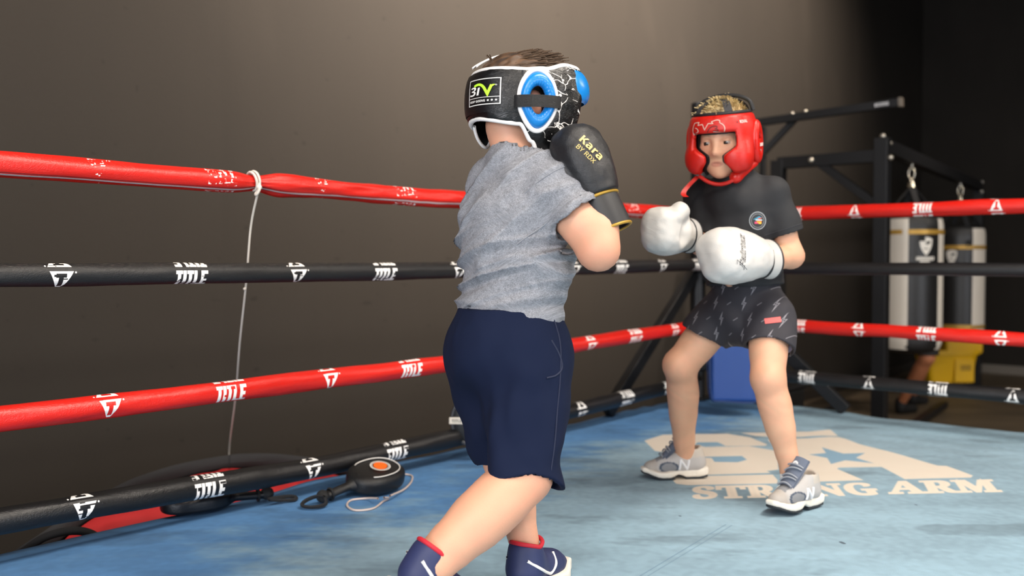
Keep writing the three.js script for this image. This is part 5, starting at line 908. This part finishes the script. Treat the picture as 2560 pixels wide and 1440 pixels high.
    const up0 = uni(0.03, bone([0, 0.050, 0.035], [0, 0.055, 0.09], [0.032, 0.037]), bone([0, 0.05, 0.09], [0, 0.034, 0.19], [0.036, 0.036, 0.026]), bone([0, 0.055, 0.035], [0, 0.092, 0.044], [0.034, 0.037]));
    const mouth = bone([0, 0.095, 0.05], [0, 0.15, 0.056], [0.028, 0.038]);
    const upper = (p) => Math.max(smax(up0(p), -mouth(p), 0.004), 0.026 - p[1] - 0.004 + lift(p[2]) * 0.3, p[1] - 0.104 - 0.35 * Math.abs(p[2] - 0.035) * (p[2] < 0.035 ? 1 : 0.2));
    const grey = lin(0xaaa7a5), mesh = lin(0x7c7d80), dark = lin(0x454e5c), toe = lin(0xa39c95);
    part('upper', L(nets(q(upper), ...B, 0.0038, { col: (w) => { const p = F.to(w); let c = grey; if (p[2] > 0.165) c = mixc(c, toe, smooth(0.165, 0.18, p[2])); for (const s of [1, -1]) { const e = Math.hypot((p[2] - 0.135) / 0.032, (p[1] - 0.042) / 0.019); if (Math.sign(p[0]) === s && Math.abs(p[0]) > 0.018) c = e < 0.8 ? mesh : e < 1.05 ? dark : c; } if (p[1] > 0.078 && p[2] < 0.06) c = lin(0xb4aca2); if (Math.abs(p[0]) < 0.018 && p[2] > 0.13 && p[2] < 0.175) c = mesh; return c; } })), std(0xffffff, 0.85, { vertexColors: true, bumpMap: rep(weave, 20), bumpScale: 0.0005 }), root);
    const tg = (i, j) => { const z = 0.155 - 0.066 * i, y = 0.066 + 0.078 * i ** 1.2, a = (j - 0.5) * 2; return F.from([a * (0.024 + 0.007 * i), y + 0.010 * (1 - a * a) + 0.004, z - 0.010 * a * a * i]); };
    part('tongue', L(mergeGeometries([gridGeo(16, 12, tg), gridGeo(16, 12, (i, j) => add(tg(i, j), F.dir([0, -0.004, -0.007]))), gridGeo(2, 12, (i, j) => add(tg(1, j), F.dir([0, -0.004, -0.007]), i))])), std(0x5a6272, 0.85, { side: THREE.DoubleSide }), root, 'slate padded tongue');
    part('tongue_badge', L(new THREE.CylinderGeometry(0.009, 0.009, 0.002, 24).rotateX(Math.PI / 2 - 0.5).translate(0, 0.137, 0.1025).applyMatrix4(F.matrix)), std(0xd6d8da, 0.5), root, 'pale round badge');
    for (let k = 0; k < 5; k++) { const i = 0.05 + 0.17 * k, row = (s) => Array.from({ length: 6 }, (_, m) => add(tg(clamp(i + (s > 0 ? 0.1 : -0.0) * (m / 5), 0, 1), s > 0 ? m / 5 : 1 - m / 5), F.dir([0, 0.004, 0.004]))); part('lace', L(tube(row(k % 2 ? 1 : -1), 0.0026, 20, 6)), std(0x8f949c, 0.8), root); }
    for (const s of [1, -1]) {
      const N = [[[0, 0], [0.1, 1]], [[0.1, 1], [0.62, 0]], [[0.62, 0], [0.76, 1]]].map(([a, b]) => tube([0, 0.33, 0.66, 1].map((t) => { const z = 0.100 - 0.045 * (a[0] + (b[0] - a[0]) * t), y = 0.036 + 0.034 * (a[1] + (b[1] - a[1]) * t); return march(q(upper), F.from([s * 0.07, y, z]), F.dir([-s, 0, 0]), 0.08); }), 0.0042, 12, 6));
      part('side_mark', L(merge(N)), std(0xd3d4d6, 0.5), root, 'pale letter N on the side');
    }
    part('sock', L(nets((p) => { const d = bone(add(an, [0, -0.012, 0]), add(an, [0, 0.012, 0]), [0.034])(p); return Math.max(d, an[1] - 0.03 - p[1], p[1] - an[1] - 0.012); }, ...bound([an], 0.05), 0.004)), std(0xe6e2dd, 0.9), root, 'white sock edge');
    return root;
  };
  shoe([-1.7223, 0.6, -2.6686], [-1.5564, 0.6, -2.8421], rAn, 0, 0);
  shoe([-1.1727, 0.612, -2.4715], [-1.1186, 0.6, -2.737], lAn, 0.05, 0);
  // ---- hair
  const hairF = (q) => ell([0, 0.036, -0.012], [0.080, 0.090, 0.100])(q) + 0.003 * noise(q[0] * 70, q[1] * 40, q[2] * 30);
  const blond = lin(0xc6aa78), pale = lin(0xe6d6b0), root = lin(0x94784c);
  const hair = part('hair', L(nets((p) => { const q = H.to(p); return Math.max(hairF(q), -0.045 - q[1] + 0.9 * Math.max(0, q[2] + 0.02), q[2] - 0.062) * H.s; }, ...bound([hed], 0.14), 0.004, { col: (q) => { const l = H.to(q), n = noise(l[0] * 200, l[1] * 50, l[2] * 40); return mixc(mixc(blond, pale, clamp(n + 0.3, 0, 1)), root, clamp(-n - 0.2, 0, 1)); } })), std(0xffffff, 0.6, { vertexColors: true }), G, 'short blond hair');
  const strands = [];
  for (let i = 0; i < 700; i++) { const a = rnd() * Math.PI * 2, e = 0.5 + rnd() * 1.0, d = [Math.cos(a) * Math.cos(e), Math.sin(e), Math.sin(a) * Math.cos(e)], r = [0.079 * d[0], 0.088 * d[1] + 0.036, 0.098 * d[2] - 0.012], l = 0.022 + rnd() * 0.03, w = [0.5 * (rnd() - 0.5), 0.12 + 0.25 * rnd(), 0.5 + 0.5 * rnd()]; strands.push([0, 0.4, 0.75, 1].map((t) => [r[0] + (d[0] * 0.3 + w[0]) * l * t, r[1] + (d[1] * 0.3 + w[1] * (1 - 0.7 * t)) * l * t, r[2] + w[2] * l * t])); }
  for (let i = 0; i < 40; i++) { const x = (rnd() - 0.5) * 0.09, z = -0.03 - rnd() * 0.05, l = 0.02 + 0.018 * rnd(), y = 0.036 + 0.088 * Math.sqrt(Math.max(0, 1 - (x / 0.08) ** 2 - ((z + 0.012) / 0.1) ** 2)); strands.push([0, 0.5, 1].map((t) => [x + 0.5 * x * t * l * 10, y + l * (t - 0.25 * t * t), z - 0.4 * l * t])); }
  part('strands', L(hairGeo(hairF, H, strands, 0.0012)), std(0xdcc899, 0.5), hair);
  // ---- red head guard
  const red = phys(0xc01a10, 0.34, { bumpMap: rep(leather, 3), bumpScale: 0.0004 }), black = phys(0x0f0f11, 0.6, { side: THREE.DoubleSide });
  const shell = sup([0, -0.002, 0.004], [0.102, 0.138, 0.117], 2.6), cheek = [1, -1].map((s) => ell([s * 0.060, -0.046, 0.072], [0.042, 0.047, 0.044])), headIn = uni(0.04, ell([0, 0.03, -0.01], [0.084, 0.098, 0.104]), ell([0, -0.04, 0.03], [0.068, 0.09, 0.072]));
  const openW = (y) => (y > 0.034 ? -0.02 : y > 0.022 ? 0.062 - (y - 0.022) * 1.2 : y > -0.006 ? 0.064 : y > -0.045 ? 0.064 - (0.064 - 0.027) * smooth(-0.006, -0.04, y) : 0.027 + 0.020 * smooth(-0.05, -0.085, y));
  const guardF = (p) => {
    let d = smin(smin(shell(p), cheek[0](p), 0.03), cheek[1](p), 0.03);
    d = smax(d, -headIn(p), 0.006);
    d = smax(d, p[1] - 0.086 - 0.06 * p[2] * 0.5, 0.012); d = smax(d, -0.094 - p[1] - 0.12 * Math.max(0, 0.02 - p[2]) * -2, 0.014);
    if (p[2] > -0.01) { const slot = Math.max(Math.max(Math.abs(p[1] - 0.011) - 0.022, Math.abs(p[0]) - 0.062), 0.0 - p[2]), w = openW(Math.min(p[1], 0.02)), mouth = Math.max(Math.abs(p[0]) - w, p[1] - 0.02, 0.02 - p[2]); d = smax(d, -Math.min(slot, mouth), 0.016); }
    for (const s of [1, -1]) { const e = Math.hypot((p[1] + 0.006) / 0.026, (p[2] + 0.006) / 0.015) - 1; if (p[0] * s > 0.06) d = smax(d, -e * 0.015, 0.006); }
    return d;
  };
  const toW = (f) => (p) => f(H.to(p)) * H.s;
  const guard = part('head_guard', L(nets(toW(guardF), ...bound([hed], 0.17), 0.0036, { uv: (q) => { const l = H.to(q); return [Math.atan2(l[0], l[2]) * 0.4, l[1] * 4]; } })), red, G, 'glossy red padded head guard with cheek pads');
  part('lining', L(nets(toW((p) => { const a = headIn(p); let d = Math.max(a, -(a + 0.009), p[1] - 0.088, -0.1 - p[1]); if (p[2] > 0) { const w = openW(Math.min(p[1], 0.02)) - 0.007; d = Math.max(d, -Math.max(Math.max(Math.abs(p[1] - 0.011) - 0.017, Math.abs(p[0]) - 0.056), -p[2])); d = Math.max(d, -Math.max(Math.abs(p[0]) - w, p[1] - 0.02, -p[2])); } return d; }), ...bound([hed], 0.15), 0.004)), black, guard, 'black inner lining');
  for (const s of [1, -1]) {
    const pad = part('ear_pad', L(nets(toW((p) => { const x = p[0] * s, e = Math.hypot((p[1] + 0.008) / 1.75, p[2] + 0.008), tor = Math.hypot(e - 0.026, x - 0.102) - 0.0135; return tor; }), ...bound([hed], 0.15), 0.0036)), red, guard);
    part('ear_strap', L(gridGeo(14, 6, (i, j) => H.from([s * (0.108 + 0.010 * Math.sin(Math.PI * i)), -0.014 + (j - 0.5) * 0.032, -0.048 + 0.08 * i]))), phys(0xc01a10, 0.34, { side: THREE.DoubleSide }), pad);
    part('ear_strap_print', L(gridGeo(8, 3, (i, j) => H.from([s * (0.1095 + 0.010 * Math.sin(Math.PI * (0.2 + 0.55 * i))), -0.017 + (j - 0.5) * 0.010, -0.032 + 0.044 * i]))), std(0xd9b3ac, 0.6, { side: THREE.DoubleSide }), pad, 'pale print on the ear strap');
  }
  const crest = paint(512, 256, (c, w, h) => {
    c.clearRect(0, 0, w, h); c.strokeStyle = '#cfa79a'; c.lineJoin = 'round'; c.lineWidth = 13;
    c.beginPath(); c.moveTo(60, 46); c.quadraticCurveTo(10, 130, 34, 228); c.lineTo(118, 176); c.quadraticCurveTo(110, 120, 66, 124); c.moveTo(60, 46); c.lineTo(128, 40); c.lineTo(112, 84); c.lineTo(180, 72); c.lineTo(214, 156); c.lineTo(262, 66); c.lineTo(330, 70); c.lineTo(306, 44); c.quadraticCurveTo(390, 4, 420, 36); c.lineTo(420, 66); c.quadraticCurveTo(520, 116, 470, 214); c.lineTo(330, 190); c.stroke();
    c.strokeStyle = '#5a120e'; c.lineWidth = 12; c.beginPath(); c.moveTo(250, 200); c.quadraticCurveTo(290, 90, 380, 112); c.quadraticCurveTo(400, 140, 360, 150); c.quadraticCurveTo(416, 160, 396, 184); c.lineTo(330, 180); c.stroke();
  });
  const gw = toW(guardF);
  part('crest', L(decal(gw, H.from([-0.014, 0.052, 0.11]), H.dir([-0.06, 0, 1]), H.dir([1, 0, 0]), 0.112, 0.05, 30, 16, 0.0012, 0.08)), printMat(crest), guard, 'pale outlined crest on the brow');
  const tagT = paint(256, 64, (c, w, h) => { c.clearRect(0, 0, w, h); c.fillStyle = '#2a1010'; c.font = 'bold 60px sans-serif'; c.fillText('×', 6, 54); c.fillStyle = '#efc9c2'; c.fillText('RIVAL', 62, 54, 184); });
  part('side_tag', L(decal(gw, H.from([0.075, 0.062, 0.07]), H.dir([0.75, 0, 0.6]), H.dir([0.6, 0, -0.75]), 0.05, 0.013, 14, 6, 0.0012, 0.08)), printMat(tagT), guard, 'small pale lettering at the temple');
  // black rim, crown straps
  const rimPt = (a) => { const d = [Math.sin(a), 0, Math.cos(a)], y = 0.083 + 0.03 * 0.1 * d[2]; return H.from(march((p) => shell(p), [d[0] * 0.2, y, d[2] * 0.2], [-d[0], 0, -d[2]], 0.2)); };
  part('rim', L(tube(ring3(60, (t) => { const a = t * Math.PI * 2, p = rimPt(a), c = H.from([0, 0.085, 0]); return add(mixp(p, c, 0.1), [0, 0.004, 0]); }), 0.006, 160, 8, true)), black, guard);
  const arch = (a, w) => (i, j) => { const t = -1 + 2 * i, x = Math.sin(a) * t, z = Math.cos(a) * t, h = 0.084 + 0.050 * Math.sqrt(Math.max(0, 1 - t * t * 0.985)), px = [Math.cos(a) * (j - 0.5) * w, -Math.sin(a) * (j - 0.5) * w]; return H.from([x * 0.092 + px[0], h, z * 0.104 - 0.004 + px[1]]); };
  for (const a of [0.5, -0.65]) part('crown_strap', L(gridGeo(30, 4, arch(a, 0.024))), std(0x2b2a2c, 0.8, { side: THREE.DoubleSide }), guard);
  part('crown_rear_edge', L(tube(Array.from({ length: 20 }, (_, k) => { const t = -1 + 2 * k / 19; return H.from([t * 0.090, 0.088 + 0.052 * Math.sqrt(Math.max(0, 1 - t * t)) ** 0.8, -0.03 - 0.01 * (1 - t * t)]); }), 0.0065, 60, 8)), black, guard);
  // chin straps
  part('chin_strap', L(tube([[0.078, -0.078, 0.05], [0.06, -0.104, 0.068], [0.03, -0.122, 0.078], [0, -0.126, 0.08], [-0.03, -0.118, 0.082], [-0.062, -0.098, 0.076]].map((q) => H.from(q)), 0.006, 60, 8)), red, guard);
  part('chin_flap', L(nets(toW((p) => smin(bone([0.094, -0.074, 0.0], [0.05, -0.108, 0.062], [0.012, 0.017])(p), ball([0.05, -0.108, 0.062], 0.012)(p), 0.02)), ...bound([hed], 0.16), 0.004)), red, guard);
  part('strap_tail', L(gridGeo(20, 4, (i, j) => { const p = mixp(H.from([-0.066, -0.098, 0.07]), [-1.3828, 1.5509, -2.4474], i); return add(add(p, AX, -0.035 * Math.sin(Math.PI * i * 0.8) + (j - 0.5) * 0.016), [0, -0.012 * Math.sin(Math.PI * i), 0]); })), phys(0xc01a10, 0.4, { side: THREE.DoubleSide }), guard, 'loose red strap end hanging below the guard');
  part('snap', L(new THREE.SphereGeometry(0.006, 12, 8).translate(-0.070, -0.086, 0.088).applyMatrix4(H.matrix)), M.chrome, guard);
  // ---- white gloves
  const wm = { hand: phys(0xc4c1bd, 0.42, { bumpMap: rep(leather, 3), bumpScale: 0.0004 }), cuff: phys(0xb9b6b2, 0.45, { side: THREE.DoubleSide }), pipe: phys(0x1c1c1e, 0.5), rings: [[-0.010, 0.0465], [-0.047, 0.0475]], cuffLength: 0.048, pipeSize: 0.0042 };
  const gfr = (o, y, z, S) => { const Y = nrm(y), X = nrm(crs(Y, z)), Z = crs(X, Y); return { o, s: S, to: (p) => { const q = sub(p, o); return [dot(q, X) / S, dot(q, Y) / S, dot(q, Z) / S]; }, X, Y, Z, matrix: new THREE.Matrix4().makeBasis(V(X).multiplyScalar(S), V(Y).multiplyScalar(S), V(Z).multiplyScalar(S)).setPosition(...o) }; };
  const l0 = [-1.2033, 1.3647, -2.5084], l1 = [-1.2664, 1.3779, -2.27];
  const gl = glove('glove', G, G, gfr(l0, sub(l1, l0), lev(0.3, 0.86, 0.45), 1.12), 1, wm, 'large white boxing glove with black script held low in front');
  const script = paint(512, 256, (c, w, h) => { c.clearRect(0, 0, w, h); c.font = 'italic bold 120px serif'; c.strokeStyle = c.fillStyle = '#26262a'; c.lineWidth = 5; c.save(); c.transform(1, 0, -0.18, 1, 40, 0); c.strokeText('Fairtex', 16, 160, 420); c.restore(); c.beginPath(); c.moveTo(60, 30); c.lineTo(110, 20); c.lineTo(40, 210); c.stroke(); });
  part('script', L(decal(gl.f, [-1.1935, 1.3804, -2.3789], lev(0.1, 0.93, 0.28), nrm(add([0, 1, 0], AX, 0.12)), 0.125, 0.05, 30, 20, 0.0012, 0.12)), printMat(script), gl.root, 'black script lettering reading Fairtex');
  const cuffT = paint(512, 160, (c, w, h) => { c.clearRect(0, 0, w, h); c.strokeStyle = '#24345e'; c.lineWidth = 12; c.beginPath(); c.ellipse(256, 80, 230, 60, -0.06, 3.6, 6.6); c.stroke(); c.fillStyle = '#1f1f24'; c.font = 'italic bold 96px serif'; c.textAlign = 'center'; c.fillText('Fairtex', 266, 112, 330); c.fillStyle = '#b01c28'; c.beginPath(); c.moveTo(20, 50); c.lineTo(90, 70); c.lineTo(60, 120); c.fill(); c.fillStyle = '#2b55a8'; c.beginPath(); c.moveTo(420, 30); c.lineTo(496, 60); c.lineTo(450, 80); c.fill(); });
  const cuffF = (p) => { const q = gl.fr.to(p); return (Math.hypot(q[0] / 1.1, q[2] / 0.92) - 0.0505) * gl.fr.s * 0.9; };
  part('cuff_lettering', L(decal(cuffF, [-1.1708, 1.3623, -2.5033], lev(0.55, 0.8, 0.2), nrm(add([0, 1, 0], AX, 0.28)), 0.075, 0.03, 24, 10, 0.002, 0.1)), printMat(cuffT), gl.root, 'printed cuff label reading Fairtex');
  const r0 = [-1.3899, 1.4365, -2.397], r1 = [-1.3861, 1.4468, -2.2424];
  glove('glove', G, G, gfr(r0, sub(r1, r0), lev(-0.83, -0.55, 0.0), 0.96), -1, wm, 'white boxing glove raised in front of the far arm');
}

// ---------------------------------------------------------------- person training behind the heavy bag
{
  const an = [-2.6207, 0, -8.3285], base = [an[0], 0, an[2]], G = thing('person', 'person in black shorts and shoes mostly hidden behind the nearer heavy bag', 'person', base);
  const L = (geo) => loc(geo, G), an0 = add(an, [0, 0.09, 0]);
  const kn = [-2.3588, 0.5326, -8.1649], hip = [-2.4844, 0.8361, -8.333], hip2 = [-2.3703, 0.8493, -8.1678], kn2 = [-2.4967, 0.5314, -8.6401], an2 = add([-2.6962, 0, -8.9101], [0, 0.09, 0]), che = [-2.4556, 1.222, -8.2416], nek = [-2.4444, 1.4457, -8.1943], hd = [-2.4405, 1.5651, -8.176], shA = [-2.5484, 1.3947, -8.2347], shB = [-2.3554, 1.394, -8.2027], elA = [-2.483, 1.1898, -8.0847], elB = [-2.3311, 1.1919, -8.0834], wrA = [-2.3978, 1.3932, -7.9023], wrB = [-2.3194, 1.393, -7.9037];
  const f = uni(0.04, bone(hip, hip2, [0.10, 0.10]), bone(mixp(hip, hip2, 0.5), che, [0.12, 0.14]), bone(che, nek, [0.13, 0.06]), bone(shA, shB, [0.055, 0.06, 0.055]), bone(nek, hd, [0.05, 0.05]), ell(add(hd, [0, 0.04, 0]), [0.078, 0.11, 0.09]), bone(shA, elA, [0.05, 0.042]), bone(elA, wrA, [0.04, 0.03]), bone(shB, elB, [0.05, 0.042]), bone(elB, wrB, [0.04, 0.03]));
  const g = (p) => Math.min(f(p), uni(0.03, bone(hip, kn, [0.085, 0.062]), bone(kn, an0, [0.058, 0.062, 0.055, 0.042, 0.038]))(p), uni(0.03, bone(hip2, kn2, [0.085, 0.062]), bone(kn2, an2, [0.056, 0.06, 0.055, 0.042, 0.038]))(p));
  const c = lin(0xc07a54), pts = [an0, kn, hip, hip2, kn2, an2, che, nek, hd, shA, shB, elA, elB, wrA, wrB];
  part('body', L(nets(g, ...bound(pts, 0.17), 0.016, { col: () => c })), skinMat(), G);
  const dark = std(0x17171a, 0.8);
  part('shirt', L(nets((p) => Math.max(uni(0.05, bone(mixp(hip, hip2, 0.5), che, [0.14, 0.16]), bone(che, nek, [0.15, 0.075]), bone(shA, elA, [0.065, 0.06]), bone(shB, elB, [0.065, 0.06]))(p), hip[1] - 0.02 - p[1], p[1] - nek[1] - 0.01), ...bound([hip, che, nek, shA, shB, elA, elB], 0.2), 0.015)), dark, G, 'dark shirt');
  part('shorts', L(nets((p) => Math.max(uni(0.04, bone(hip, hip2, [0.125, 0.125]), bone(hip, mixp(hip, kn, 0.95), [0.11, 0.1]), bone(hip2, mixp(hip2, kn2, 0.95), [0.11, 0.1]))(p), kn[1] + 0.02 - p[1]), ...bound([hip, hip2, kn, kn2], 0.16), 0.012)), dark, G, 'black shorts');
  for (const a of [an0, an2]) part('shoe', L(nets((p) => Math.max(uni(0.03, bone(add(a, [0, -0.05, 0]), add(a, lev(0.65, -0.3), 0.15).map((x, i) => (i === 1 ? 0.035 : x)), [0.05, 0.04]), bone(a, add(a, [0, 0.01, 0]), [0.05]))(p), -p[1] + 0.002), ...bound([a], 0.24), 0.010)), std(0x101012, 0.7), G);
  part('hair', L(nets((p) => Math.max(ell(add(hd, [0, 0.055, 0]), [0.088, 0.11, 0.1])(p), hd[1] + 0.04 - p[1]), ...bound([hd], 0.2), 0.012)), std(0x1d1612, 0.8), G);
}

renderer.render(scene, camera);
